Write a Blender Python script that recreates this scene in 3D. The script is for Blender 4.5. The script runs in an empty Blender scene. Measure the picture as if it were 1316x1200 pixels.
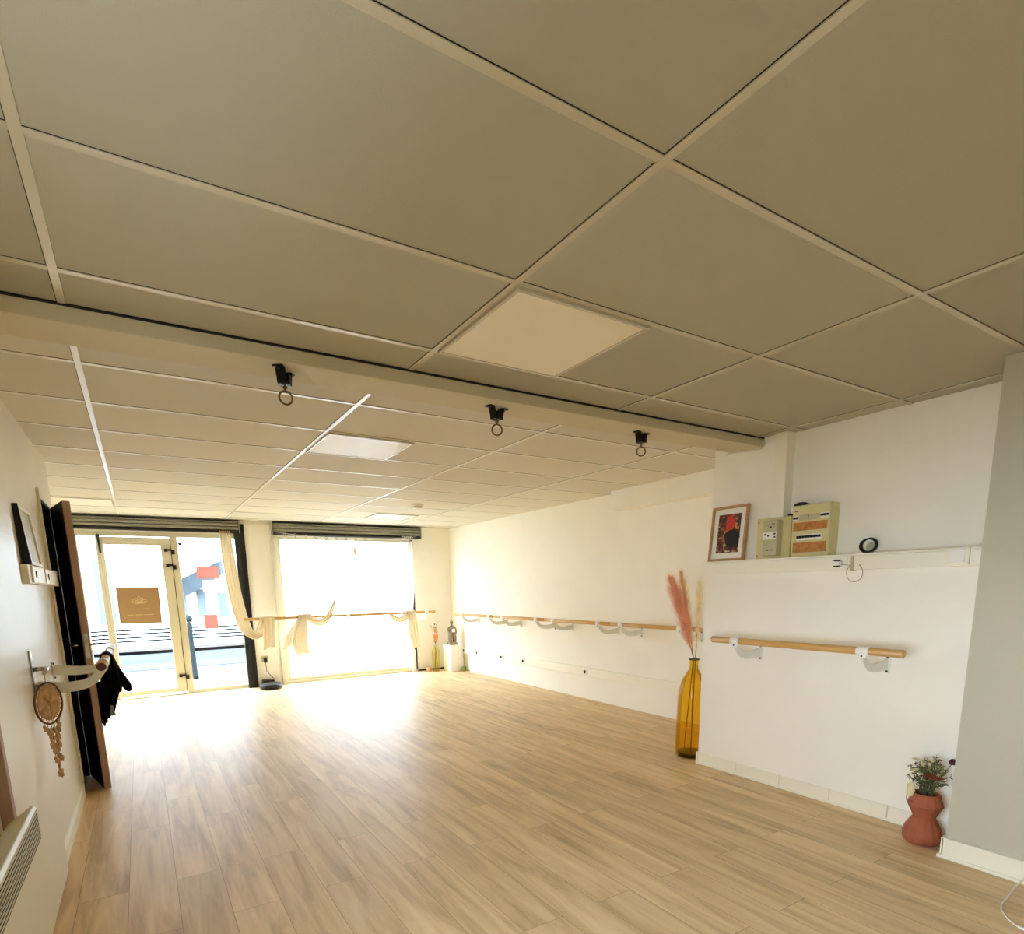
import bpy, bmesh, math, random
from mathutils import Vector, Matrix, noise
random.seed(7)
S = bpy.context.scene
COL = S.collection
PI = math.pi

# ------------------------------------------------------------------ camera, world, light, exposure
EYE = 1.355
cd = bpy.data.cameras.new('camera')
cam = bpy.data.objects.new('camera', cd)
COL.objects.link(cam)
FPX, PPX, PPY = 741.91, 652.0, 888.23          # wide phone lens, frame cropped from a taller picture
cd.sensor_fit = 'HORIZONTAL'
cd.sensor_width = 36.0
cd.lens = FPX * 36.0 / 1316.0
cd.shift_x = (658.0 - PPX) / 1316.0
cd.shift_y = (PPY - 600.0) / 1316.0
cd.clip_start = 0.02
cd.clip_end = 200
Rm = Matrix(((0.8464543, 0.1106740, -0.5208324), (-0.5321232, 0.1409716, -0.8348484), (-0.0189735, 0.9838080, 0.1782182)))
cam.matrix_world = Matrix.Translation((0, 0, EYE)) @ Rm.to_4x4()
S.camera = cam

W = bpy.data.worlds.new('world')
S.world = W
W.use_nodes = True
wn = W.node_tree.nodes
wl = W.node_tree.links
bg = wn['Background']
SKY = 6.0
tc = wn.new('ShaderNodeTexCoord')
sep = wn.new('ShaderNodeSeparateXYZ')
cr = wn.new('ShaderNodeValToRGB')
cr.color_ramp.elements[0].position = 0.0
cr.color_ramp.elements[0].color = (0.80, 0.93, 1.09, 1)
cr.color_ramp.elements[1].position = 0.8
cr.color_ramp.elements[1].color = (0.77, 0.92, 1.12, 1)
wl.new(tc.outputs['Generated'], sep.inputs[0])
wl.new(sep.outputs['Z'], cr.inputs[0])
wl.new(cr.outputs[0], bg.inputs[0])
bg.inputs[1].default_value = SKY

def portal(name, loc, sx, sz):
    d = bpy.data.lights.new(name, 'AREA')
    d.shape = 'RECTANGLE'
    d.size = sx
    d.size_y = sz
    d.cycles.is_portal = True
    o = bpy.data.objects.new(name, d)
    COL.objects.link(o)
    o.location = loc
    o.rotation_euler = (-PI / 2, 0, 0)          # faces into the room (-Y)
    return o
portal('daylight_entrance', (0.32, 9.16, 1.1), 1.9, 2.2)
portal('daylight_window', (2.75, 9.16, 1.1), 2.1, 2.2)
q = portal('daylight_added', (-0.62, 0.35, 1.11), 1.25, 1.05)  # portal of the added side window
q.rotation_euler = (PI / 2, 0, -PI / 2)

S.view_settings.view_transform = 'Standard'
S.view_settings.look = 'None'
S.view_settings.gamma = 1.0
S.view_settings.exposure = 2.26
S.view_settings.use_curve_mapping = False
S.cycles.max_bounces = 24
S.cycles.diffuse_bounces = 16
S.cycles.glossy_bounces = 6
S.cycles.transmission_bounces = 12
S.cycles.transparent_max_bounces = 24
S.cycles.sample_clamp_indirect = 12.0
S.cycles.caustics_reflective = False
S.cycles.caustics_refractive = False

# ------------------------------------------------------------------ helpers
def lin(c):
    return tuple(((v / 255.0) / 12.92 if v / 255.0 <= 0.04045 else ((v / 255.0 + 0.055) / 1.055) ** 2.4) for v in c) + (1.0,)

def mat(name, c, rough=0.6, metal=0.0, spec=0.5, var=0.0, vscale=6.0, bump=0.0, bscale=200.0, trans=0.0, ior=1.45, sheen=0.0, stretch=None):
    m = bpy.data.materials.new(name)
    m.use_nodes = True
    n, l = m.node_tree.nodes, m.node_tree.links
    p = n['Principled BSDF']
    p.inputs['Base Color'].default_value = lin(c)
    p.inputs['Roughness'].default_value = rough
    p.inputs['Metallic'].default_value = metal
    p.inputs['Specular IOR Level'].default_value = spec
    p.inputs['Transmission Weight'].default_value = trans
    p.inputs['IOR'].default_value = ior
    if sheen:
        p.inputs['Sheen Weight'].default_value = sheen
    if var or bump:
        t = n.new('ShaderNodeTexCoord')
        mp = n.new('ShaderNodeMapping')
        if stretch:
            mp.inputs['Scale'].default_value = stretch
        l.new(t.outputs['Object'], mp.inputs[0])
    if var:
        nz = n.new('ShaderNodeTexNoise')
        nz.inputs['Scale'].default_value = vscale
        nz.inputs['Detail'].default_value = 5
        l.new(mp.outputs[0], nz.inputs[0])
        r = n.new('ShaderNodeValToRGB')
        a = lin(c)
        r.color_ramp.elements[0].position = 0.3
        r.color_ramp.elements[1].position = 0.7
        r.color_ramp.elements[0].color = tuple(max(0, v * (1 - var)) for v in a[:3]) + (1,)
        r.color_ramp.elements[1].color = tuple(min(1, v * (1 + var)) for v in a[:3]) + (1,)
        l.new(nz.outputs[0], r.inputs[0])
        l.new(r.outputs[0], p.inputs['Base Color'])
    if bump:
        nb = n.new('ShaderNodeTexNoise')
        nb.inputs['Scale'].default_value = bscale
        nb.inputs['Detail'].default_value = 4
        l.new(mp.outputs[0], nb.inputs[0])
        b = n.new('ShaderNodeBump')
        b.inputs['Strength'].default_value = bump
        b.inputs['Distance'].default_value = 0.003
        l.new(nb.outputs[0], b.inputs['Height'])
        l.new(b.outputs[0], p.inputs['Normal'])
    return m

class MB:
    """collects shapes in one bmesh, build() links them as ONE mesh object"""
    def __init__(s):
        s.b = bmesh.new()
        s.mi = 0
        s.smooth = False
    def _fin(s, fs):
        for f in fs:
            f.material_index = s.mi
            f.smooth = s.smooth
    def box(s, x0, x1, y0, y1, z0, z1, M=None):
        vs = [s.b.verts.new((x, y, z)) for x in (x0, x1) for y in (y0, y1) for z in (z0, z1)]
        if M:
            for v in vs:
                v.co = M @ v.co
        q = ((0, 1, 3, 2), (4, 6, 7, 5), (0, 4, 5, 1), (2, 3, 7, 6), (0, 2, 6, 4), (1, 5, 7, 3))
        s._fin([s.b.faces.new([vs[i] for i in f]) for f in q])
        return s
    def prism(s, poly, off, M=None):
        """poly: 3D points in order; off: extrusion vector"""
        off = Vector(off)
        a = [s.b.verts.new(Vector(p)) for p in poly]
        c = [s.b.verts.new(Vector(p) + off) for p in poly]
        if M:
            for v in a + c:
                v.co = M @ v.co
        n = len(a)
        fs = [s.b.faces.new(a), s.b.faces.new(c[::-1])]
        for i in range(n):
            fs.append(s.b.faces.new((a[i], c[i], c[(i + 1) % n], a[(i + 1) % n])))
        s._fin(fs)
        return s
    def tube(s, pts, r, n=12, cap=True):
        pts = [Vector(p) for p in pts]
        rr = r if isinstance(r, (list, tuple)) else [r] * len(pts)
        rings = []
        prev = None
        for i, p in enumerate(pts):
            t = (pts[min(i + 1, len(pts) - 1)] - pts[max(i - 1, 0)])
            if t.length < 1e-9:
                t = Vector((0, 0, 1))
            t.normalize()
            if prev is None:
                u = t.orthogonal().normalized()
            else:
                u = prev - t * prev.dot(t)
                u = u.normalized() if u.length > 1e-6 else t.orthogonal().normalized()
            prev = u
            w = t.cross(u)
            rings.append([s.b.verts.new(p + rr[i] * (math.cos(2 * PI * k / n) * u + math.sin(2 * PI * k / n) * w)) for k in range(n)])
        fs = []
        for a, c in zip(rings, rings[1:]):
            for k in range(n):
                fs.append(s.b.faces.new((a[k], a[(k + 1) % n], c[(k + 1) % n], c[k])))
        sm = s.smooth
        s.smooth = n > 5
        s._fin(fs)
        s.smooth = False
        if cap:
            s._fin([s.b.faces.new(rings[0][::-1]), s.b.faces.new(rings[-1])])
        s.smooth = sm
        return s
    def lathe(s, prof, c=(0, 0, 0), n=32, M=None, smooth=True, capb=True, capt=False):
        rings = []
        for r, z in prof:
            ring = []
            for k in range(n):
                v = s.b.verts.new((c[0] + r * math.cos(2 * PI * k / n), c[1] + r * math.sin(2 * PI * k / n), c[2] + z))
                if M:
                    v.co = M @ v.co
                ring.append(v)
            rings.append(ring)
        fs = []
        for a, d in zip(rings, rings[1:]):
            for k in range(n):
                fs.append(s.b.faces.new((a[k], a[(k + 1) % n], d[(k + 1) % n], d[k])))
        sm = s.smooth
        s.smooth = smooth
        s._fin(fs)
        s.smooth = False
        if capb:
            s._fin([s.b.faces.new(rings[0][::-1])])
        if capt:
            s._fin([s.b.faces.new(rings[-1])])
        s.smooth = sm
        return s
    def ball(s, c, r, M=None, n=12, sc=(1, 1, 1)):
        X = Matrix.Translation(c) @ Matrix.Diagonal((sc[0], sc[1], sc[2], 1))
        if M:
            X = M @ X
        g = bmesh.ops.create_uvsphere(s.b, u_segments=n, v_segments=max(6, n // 2 + 2), radius=r, matrix=X)
        fs = set()
        for v in g['verts']:
            fs.update(v.link_faces)
        for f in fs:
            f.material_index = s.mi
            f.smooth = True
        return s
    def torus(s, c, R, r, M=None, n=28, k=8):
        pts = [Vector((R * math.cos(2 * PI * i / n), 0, R * math.sin(2 * PI * i / n))) for i in range(n)]
        rings = []
        for i, p in enumerate(pts):
            u = p.normalized()
            ring = []
            for j in range(k):
                v = Vector(c) + p + r * (math.cos(2 * PI * j / k) * u + math.sin(2 * PI * j / k) * Vector((0, 1, 0)))
                if M:
                    v = M @ v
                ring.append(s.b.verts.new(v))
            rings.append(ring)
        fs = []
        for i in range(n):
            a, d = rings[i], rings[(i + 1) % n]
            for j in range(k):
                fs.append(s.b.faces.new((a[j], d[j], d[(j + 1) % k], a[(j + 1) % k])))
        for f in fs:
            f.smooth = True
            f.material_index = s.mi
        return s
    def quad(s, *ps):
        s._fin([s.b.faces.new([s.b.verts.new(Vector(p)) for p in ps])])
        return s
    def grid(s, fn, nu, nv, smooth=True):
        vs = [[s.b.verts.new(Vector(fn(i / nu, j / nv))) for j in range(nv + 1)] for i in range(nu + 1)]
        for i in range(nu):
            for j in range(nv):
                f = s.b.faces.new((vs[i][j], vs[i + 1][j], vs[i + 1][j + 1], vs[i][j + 1]))
                f.smooth = smooth
                f.material_index = s.mi
        return s
    def build(s, name, m, parent=None, bevel=0.0, recalc=True):
        if recalc:
            bmesh.ops.recalc_face_normals(s.b, faces=s.b.faces)
        me = bpy.data.meshes.new(name)
        s.b.to_mesh(me)
        s.b.free()
        for k in (m if isinstance(m, (list, tuple)) else [m]):
            me.materials.append(k)
        o = bpy.data.objects.new(name, me)
        COL.objects.link(o)
        if parent:
            o.parent = parent
            o.matrix_parent_inverse = Matrix.Identity(4)
            # vertices are written in world space: bring them into the parent's space
            P = parent
            MW = Matrix.Identity(4)
            while P is not None:
                MW = P.matrix_basis @ MW
                P = P.parent
            me.transform(MW.inverted())
        if bevel:
            b = o.modifiers.new('bevel', 'BEVEL')
            b.width = bevel
            b.segments = 2
            b.limit_method = 'ANGLE'
            b.angle_limit = math.radians(50)
        return o

def thing(name, label, cat, loc=(0, 0, 0), rz=0.0, group=None):
    o = bpy.data.objects.new(name, None)
    COL.objects.link(o)
    o.location = loc
    o.rotation_euler = (0, 0, rz)
    o.empty_display_size = 0.1
    o['label'] = label
    o['category'] = cat
    if group:
        o['group'] = group
    return o

def tag(o, label, cat, group=None):
    o['label'] = label
    o['category'] = cat
    if group:
        o['group'] = group
    return o

def struct(o, label=None, cat=None):
    o['kind'] = 'structure'
    if label:
        o['label'] = label
    if cat:
        o['category'] = cat
    return o

def sroot(name, label, cat, loc=(0, 0, 0)):
    o = bpy.data.objects.new(name, None)
    COL.objects.link(o)
    o.location = loc
    return struct(o, label, cat)

def solid(o, t, off=0.0):
    m = o.modifiers.new('thickness', 'SOLIDIFY')
    m.thickness = t
    m.offset = off
    return o

# ------------------------------------------------------------------ materials
M = {}
M['wall'] = mat('cream_wall_paint', (246, 242, 229), 0.75, var=0.02, vscale=2.5, bump=0.35, bscale=90)
M['wall_gloss'] = mat('white_gloss_paint', (226, 220, 200), 0.38, var=0.02, vscale=3)
M['column'] = mat('greyish_column', (192, 188, 168), 0.75, var=0.02, vscale=2.5, bump=0.35, bscale=90)  # wall finish in a darker, greyer tone
M['trunk'] = mat('white_trunking_plastic', (244, 240, 222), 0.42)
M['tile_skirt'] = mat('glazed_skirting_tile', (240, 236, 216), 0.3)
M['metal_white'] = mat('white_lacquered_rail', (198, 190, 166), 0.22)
M['metal_lit'] = mat('window_lit_rail', (232, 226, 208), 0.28)  # same rails, lightened to carry window light on the far ceiling
M['beam'] = mat('cream_beam_paint', (206, 196, 166), 0.7, var=0.02, vscale=2.5, bump=0.3, bscale=90)
M['bracket'] = mat('white_powder_coat', (226, 226, 216), 0.45)
M['screw'] = mat('dull_screw_metal', (70, 66, 60), 0.4, metal=0.8)
M['black'] = mat('black_plastic', (14, 14, 15), 0.45)
M['blackmetal'] = mat('black_steel', (10, 10, 12), 0.4, metal=0.3)
M['steel'] = mat('worn_steel', (112, 94, 66), 0.5, metal=0.7)
M['beech'] = mat('varnished_beech', (208, 164, 98), 0.38, var=0.16, vscale=9, stretch=(0.6, 14, 14))
M['alu'] = mat('ivory_aluminium_frame', (216, 208, 180), 0.4, spec=0.5)
M['shutter'] = mat('grey_shutter_metal', (150, 150, 134), 0.4, metal=0.15, var=0.3, vscale=10, stretch=(1, 6, 20))
M['dark'] = mat('dark_gap_material', (22, 20, 17), 0.6)
M['guide'] = mat('dark_guide_metal', (48, 47, 40), 0.4, metal=0.4, var=0.5, vscale=14, stretch=(8, 8, 0.8))
M['brown_face'] = mat('dark_brown_door_face', (38, 25, 20), 0.5, var=0.15, vscale=5, stretch=(8, 8, 0.7))
M['brown_edge'] = mat('brown_door_edge', (168, 138, 120), 0.55, var=0.08, vscale=4, stretch=(6, 6, 0.5))
M['chrome'] = mat('brushed_chrome', (190, 188, 180), 0.25, metal=1.0)
M['cream_board'] = mat('aged_cream_plastic', (216, 206, 150), 0.5, var=0.05, vscale=14)
M['greige'] = mat('meter_grey_plastic', (190, 184, 148), 0.45)
M['kraft'] = mat('brown_cover_strip', (190, 128, 66), 0.7, var=0.22, vscale=40)
M['frame_oak'] = mat('light_oak_frame', (184, 142, 98), 0.5, var=0.15, vscale=20, stretch=(1, 1, 8))
M['paper'] = mat('white_mount_paper', (242, 240, 228), 0.8)
M['cloth_black'] = mat('black_jersey', (11, 10, 10), 1.0, spec=0.1, bump=0.3, bscale=120)
M['grey_cloth'] = mat('grey_lining', (120, 118, 108), 0.85)
M['terracotta'] = mat('terracotta_clay', (160, 88, 58), 0.75, var=0.12, vscale=9, bump=0.2, bscale=60)
M['leaf'] = mat('dried_green_leaf', (132, 134, 78), 0.7, var=0.35, vscale=30)
M['leaf_dark'] = mat('dark_green_leaf', (78, 86, 52), 0.7, var=0.3, vscale=30)
M['petal_cream'] = mat('cream_petal', (226, 214, 168), 0.7)
M['petal_rust'] = mat('rust_petal', (150, 66, 36), 0.7)
M['petal_wine'] = mat('dark_wine_petal', (70, 20, 30), 0.6)
M['twig'] = mat('brown_twig', (112, 78, 46), 0.8)
M['coral'] = mat('coral_pampas', (252, 180, 142), 0.9, var=0.22, vscale=14)
M['beige_plume'] = mat('beige_pampas', (234, 204, 150), 0.85, var=0.15, vscale=14)
M['cream_plume'] = mat('cream_pampas', (242, 228, 188), 0.85, var=0.1, vscale=14)
M['orange_dry'] = mat('orange_dried_flower', (234, 152, 84), 0.8)
M['stone'] = mat('grey_stone', (142, 128, 104), 0.8, var=0.2, vscale=20)
M['pink_glass'] = mat('pink_candle_glass', (240, 170, 130), 0.3)
M['green_glass'] = mat('green_candle_glass', (150, 168, 82), 0.25, trans=0.4)
M['white'] = mat('plain_white', (244, 242, 234), 0.5)
M['heater'] = mat('heater_enamel', (226, 220, 198), 0.4)
M['slot'] = mat('heater_slot_dark', (30, 27, 20), 0.9, spec=0.1)
M['dream'] = mat('natural_macrame', (196, 160, 116), 0.85, var=0.15, vscale=40)
M['cable_white'] = mat('white_cable', (226, 220, 206), 0.5)
M['robot'] = mat('grey_robot_shell', (66, 64, 60), 0.6, spec=0.25)
M['bollard'] = mat('blue_grey_street_paint', (38, 44, 46), 1.0, spec=0.0)
M['concrete'] = mat('pavement_stone', (82, 75, 71), 1.0, spec=0.0, var=0.12, vscale=1.5)
M['asphalt'] = mat('asphalt', (66, 70, 71), 1.0, spec=0.0, var=0.3, vscale=0.8, stretch=(0.1, 1.6, 1))
M['kerb'] = mat('kerb_stone', (40, 46, 50), 1.0, spec=0.0)
M['facade'] = mat('white_render', (210, 212, 212), 1.0, spec=0.0, var=0.04, vscale=0.6)
M['pale_blue'] = mat('blue_joinery', (78, 86, 90), 1.0, spec=0.0)
M['slate'] = mat('grey_slate', (50, 56, 59), 1.0, spec=0.0, var=0.3, vscale=3)
M['darkline'] = mat('dark_street_metal', (6, 7, 8), 1.0, spec=0.0)
M['ochre'] = mat('ochre_poster', (166, 132, 88), 0.6)
M['poster_ink'] = mat('pale_poster_ink', (226, 196, 150), 0.6)
M['diffuser'] = mat('pale_light_diffuser', (240, 231, 208), 0.42, spec=0.35)

def glassy(name, col, mixv, rough=0.0):
    m = bpy.data.materials.new(name)
    m.use_nodes = True
    n, l = m.node_tree.nodes, m.node_tree.links
    n.remove(n['Principled BSDF'])
    out = n['Material Output']
    tr = n.new('ShaderNodeBsdfTransparent')
    tr.inputs[0].default_value = col
    gl = n.new('ShaderNodeBsdfGlossy')
    gl.inputs['Roughness'].default_value = rough
    mx = n.new('ShaderNodeMixShader')
    mx.inputs[0].default_value = mixv
    l.new(tr.outputs[0], mx.inputs[1])
    l.new(gl.outputs[0], mx.inputs[2])
    l.new(mx.outputs[0], out.inputs[0])
    return m
M['glass'] = glassy('clear_pane', (0.96, 0.98, 0.98, 1), 0.05)

def voile(name, c, t_open, transl=0.6):
    """sheer woven cloth: open weave lets light straight through, threads scatter it"""
    m = bpy.data.materials.new(name)
    m.use_nodes = True
    n, l = m.node_tree.nodes, m.node_tree.links
    n.remove(n['Principled BSDF'])
    out = n['Material Output']
    tr = n.new('ShaderNodeBsdfTransparent')
    d = n.new('ShaderNodeBsdfDiffuse')
    d.inputs[0].default_value = lin(c)
    t = n.new('ShaderNodeBsdfTranslucent')
    t.inputs[0].default_value = lin(c)
    a = n.new('ShaderNodeMixShader')
    a.inputs[0].default_value = transl
    l.new(d.outputs[0], a.inputs[1])
    l.new(t.outputs[0], a.inputs[2])
    b = n.new('ShaderNodeMixShader')
    b.inputs[0].default_value = t_open
    l.new(a.outputs[0], b.inputs[1])
    l.new(tr.outputs[0], b.inputs[2])
    l.new(b.outputs[0], out.inputs[0])
    return m
M['film'] = voile('frosted_white_film', (250, 250, 248), 0.6, 0.8)
M['voile'] = voile('sheer_white_voile', (250, 246, 234), 0.5, 0.5)
M['muslin'] = voile('cream_muslin', (240, 230, 208), 0.0, 0.22)

M['pink_paper'] = voile('coral_paper', (200, 150, 140), 0.0, 0.55)
M['pale_paper'] = voile('pale_pink_paper', (206, 178, 168), 0.0, 0.75)

def amber(name, col, dens):
    m = bpy.data.materials.new(name)
    m.use_nodes = True
    n, l = m.node_tree.nodes, m.node_tree.links
    n.remove(n['Principled BSDF'])
    out = n['Material Output']
    tr = n.new('ShaderNodeBsdfTransparent')
    tr.inputs[0].default_value = col
    gl = n.new('ShaderNodeBsdfGlossy')
    gl.inputs['Roughness'].default_value = 0.05
    df = n.new('ShaderNodeBsdfTranslucent')
    df.inputs[0].default_value = col
    fr = n.new('ShaderNodeLayerWeight')
    fr.inputs[0].default_value = 0.25
    m1 = n.new('ShaderNodeMixShader')
    m1.inputs[0].default_value = dens
    l.new(tr.outputs[0], m1.inputs[1])
    l.new(df.outputs[0], m1.inputs[2])
    m2 = n.new('ShaderNodeMixShader')
    ma = n.new('ShaderNodeMath')
    ma.operation = 'MULTIPLY'
    ma.inputs[1].default_value = 0.45
    l.new(fr.outputs['Fresnel'], ma.inputs[0])
    l.new(ma.outputs[0], m2.inputs[0])
    l.new(m1.outputs[0], m2.inputs[1])
    l.new(gl.outputs[0], m2.inputs[2])
    l.new(m2.outputs[0], out.inputs[0])
    return m
M['amber'] = amber('amber_glass', (0.99, 0.86, 0.42, 1), 0.05)
M['olive'] = amber('olive_glass', (0.90, 0.84, 0.50, 1), 0.15)

# laminate floor: planks along Y, grain noise stretched along the plank
def floor_mat():
    m = bpy.data.materials.new('oak_laminate')
    m.use_nodes = True
    n, l = m.node_tree.nodes, m.node_tree.links
    p = n['Principled BSDF']
    t = n.new('ShaderNodeTexCoord')
    mp = n.new('ShaderNodeMapping')
    mp.inputs['Rotation'].default_value = (0, 0, PI / 2)
    l.new(t.outputs['Object'], mp.inputs[0])
    br = n.new('ShaderNodeTexBrick')
    br.offset = 0.37
    br.inputs['Scale'].default_value = 1.0
    br.inputs['Brick Width'].default_value = 1.28
    br.inputs['Row Height'].default_value = 0.192
    br.inputs['Mortar Size'].default_value = 0.0011
    br.inputs['Mortar Smooth'].default_value = 0.2
    br.inputs['Bias'].default_value = 0.0
    br.inputs['Color1'].default_value = (0, 0, 0, 1)
    br.inputs['Color2'].default_value = (1, 1, 1, 1)
    br.inputs['Mortar'].default_value = (0.5, 0.5, 0.5, 1)
    l.new(mp.outputs[0], br.inputs[0])
    # long grain
    m2 = n.new('ShaderNodeMapping')
    m2.inputs['Scale'].default_value = (9.0, 0.75, 1)
    l.new(t.outputs['Object'], m2.inputs[0])
    off = n.new('ShaderNodeVectorMath')
    off.operation = 'MULTIPLY_ADD'
    off.inputs[1].default_value = (7.3, 11.1, 3.0)
    l.new(br.outputs['Color'], off.inputs[0])
    l.new(m2.outputs[0], off.inputs[2])
    g1 = n.new('ShaderNodeTexNoise')
    g1.inputs['Scale'].default_value = 1.6
    g1.inputs['Detail'].default_value = 7
    g1.inputs['Roughness'].default_value = 0.62
    g1.inputs['Distortion'].default_value = 0.6
    l.new(off.outputs[0], g1.inputs[0])
    r = n.new('ShaderNodeValToRGB')
    e = r.color_ramp.elements
    e[0].position = 0.28
    e[0].color = lin((182, 152, 110))
    e[1].position = 0.72
    e[1].color = lin((238, 212, 168))
    x = e.new(0.5)
    x.color = lin((220, 190, 144))
    l.new(g1.outputs[0], r.inputs[0])
    # per-plank tone
    hv = n.new('ShaderNodeHueSaturation')
    mr = n.new('ShaderNodeMapRange')
    mr.inputs['To Min'].default_value = 0.92
    mr.inputs['To Max'].default_value = 1.06
    l.new(br.outputs['Color'], mr.inputs[0])
    l.new(mr.outputs[0], hv.inputs['Value'])
    l.new(r.outputs[0], hv.inputs['Color'])
    mm = n.new('ShaderNodeMix')
    mm.data_type = 'RGBA'
    l.new(br.outputs['Fac'], mm.inputs['Factor'])
    l.new(hv.outputs[0], mm.inputs['A'])
    mm.inputs['B'].default_value = lin((150, 118, 84))
    l.new(mm.outputs['Result'], p.inputs['Base Color'])
    p.inputs['Roughness'].default_value = 0.45
    p.inputs['Specular IOR Level'].default_value = 0.3
    b = n.new('ShaderNodeBump')
    b.inputs['Strength'].default_value = 0.15
    b.inputs['Distance'].default_value = 0.002
    l.new(g1.outputs[0], b.inputs['Height'])
    l.new(b.outputs[0], p.inputs['Normal'])
    return m
M['floor'] = floor_mat()

def tile_mat(x0, y0, tone):
    m = bpy.data.materials.new('mineral_ceiling_tile')
    m.use_nodes = True
    n, l = m.node_tree.nodes, m.node_tree.links
    p = n['Principled BSDF']
    t = n.new('ShaderNodeTexCoord')
    sub = n.new('ShaderNodeVectorMath')
    sub.operation = 'SUBTRACT'
    sub.inputs[1].default_value = (x0, y0, 0)
    l.new(t.outputs['Object'], sub.inputs[0])
    dv = n.new('ShaderNodeVectorMath')
    dv.operation = 'DIVIDE'
    dv.inputs[1].default_value = (1.2, 0.6, 100.0)
    l.new(sub.outputs[0], dv.inputs[0])
    fl = n.new('ShaderNodeVectorMath')
    fl.operation = 'FLOOR'
    l.new(dv.outputs[0], fl.inputs[0])
    wn_ = n.new('ShaderNodeTexWhiteNoise')
    l.new(fl.outputs[0], wn_.inputs[0])
    mr = n.new('ShaderNodeMapRange')
    mr.inputs['To Min'].default_value = 0.90
    mr.inputs['To Max'].default_value = 1.03
    l.new(wn_.outputs['Value'], mr.inputs[0])
    hv = n.new('ShaderNodeHueSaturation')
    hv.inputs['Color'].default_value = lin(tone)
    l.new(mr.outputs[0], hv.inputs['Value'])
    nz = n.new('ShaderNodeTexNoise')
    nz.inputs['Scale'].default_value = 260
    nz.inputs['Detail'].default_value = 3
    l.new(t.outputs['Object'], nz.inputs[0])
    b = n.new('ShaderNodeBump')
    b.inputs['Strength'].default_value = 0.4
    b.inputs['Distance'].default_value = 0.002
    l.new(nz.outputs[0], b.inputs['Height'])
    l.new(b.outputs[0], p.inputs['Normal'])
    l.new(hv.outputs[0], p.inputs['Base Color'])
    p.inputs['Roughness'].default_value = 0.85
    p.inputs['Specular IOR Level'].default_value = 0.3
    return m
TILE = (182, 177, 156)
TILE_LIT = (220, 214, 197)          # same tiles, window light painted into the colour of the far ceiling

# ------------------------------------------------------------------ setting
YW = 8.895        # window wall
XL = -0.475       # left wall
XR = 4.46         # far right wall
BACK = -2.2
C1, C2 = 2.28, 2.32

struct(MB().box(-0.9, 4.7, BACK - 0.1, YW + 0.25, -0.1, 0.0).build('floor', M['floor']), 'oak-look laminate floor with planks running towards the shop window', 'floor')

def ceiling(x0, x1, y0, y1, z, gx, gy, label, tone, rail, skip=()):
    root = MB().box(x0, x1, y0, y1, z, z + 0.12).build('ceiling', tile_mat(gx, gy, tone))
    struct(root, label, 'ceiling')
    w = 0.012
    b = MB()
    k = -2
    while gx + 1.2 * k < x1:
        X = gx + 1.2 * k
        if X > x0:
            b.box(X - w, X + w, y0, y1, z - 0.004, z + 0.002)
        k += 1
    j = -8
    while gy + 0.6 * j < y1:
        Y = gy + 0.6 * j
        if Y > y0 + 0.03 and j not in skip:
            b.box(x0, x1, Y - w, Y + w, z - 0.0035, z + 0.002)
        j += 1
    b.build('grid_rail', M[rail], root, bevel=0.001)
    # thin dark shadow gaps beside the rails
    b = MB()
    k = -2
    while gx + 1.2 * k < x1:
        X = gx + 1.2 * k
        if X > x0:
            b.box(X - w - 0.002, X - w, y0, y1, z - 0.001, z + 0.001)
        k += 1
    j = -8
    while gy + 0.6 * j < y1:
        Y = gy + 0.6 * j
        if Y > y0 + 0.03:
            b.box(x0, x1, Y - w - 0.002, Y - w, z - 0.001, z + 0.001)
        j += 1
    b.build('tile_gap', M['dark'], root)
    return root
# near grid: rows are 60 cm, rails 120 cm; the first row nearer than 1.05 m is a full open tile
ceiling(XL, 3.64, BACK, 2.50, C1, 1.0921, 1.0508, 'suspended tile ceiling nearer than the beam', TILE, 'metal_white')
ceiling(-0.8, XR, 2.66, YW, C2, 1.0872, 3.1864, 'suspended tile ceiling beyond the beam', TILE_LIT, 'metal_lit')

# beam with its dark top joint
bm_ = MB().box(XL, 3.60, 2.49, 2.70, 2.222, 2.45).build('ceiling_beam', M['beam'], bevel=0.004)
struct(bm_, 'painted boxed beam crossing the ceiling and carrying three hooks', 'beam')
MB().box(XL, 3.60, 2.482, 2.4905, 2.272, 2.279).build('shadow_joint', M['dark'], bm_)

# left wall with the narrow doorway, the set back part beyond it
b = MB()
b.box(-0.60, XL, BACK, -0.25, 0, 2.5)
b.box(-0.60, XL, 0.95, 4.80, 0, 2.5)
b.box(-0.60, XL, -0.25, 0.95, 0, 0.62)
b.box(-0.60, XL, -0.25, 0.95, 1.60, 2.5)
b.box(-0.60, XL, 4.80, 5.29, 1.965, 2.5)
b.box(-0.60, XL, 5.29, 5.52, 0, 2.5)
wl_ = b.build('wall_left', M['wall_gloss'])
struct(wl_, 'long white left wall with a narrow doorway', 'wall')
wb = sroot('window_added_fill', 'added side window out of view in the left wall, giving fill light', 'window', (XL, 0.4, 1.15))  # unseen, added so that sky light reaches the near walls
b = MB()
for q in ((-0.25, -0.21, 0.62, 1.60), (0.91, 0.95, 0.62, 1.60), (-0.21, 0.91, 0.62, 0.66), (-0.21, 0.91, 1.56, 1.60)):
    b.box(-0.57, -0.51, q[0], q[1], q[2], q[3])
b.build('frame', M['alu'], wb)
struct(MB().box(-0.92, -0.80, 5.40, YW + 0.25, 0, 2.5).build('wall_left_recess', M['wall']), 'white wall set back behind the open brown door', 'wall')
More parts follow.
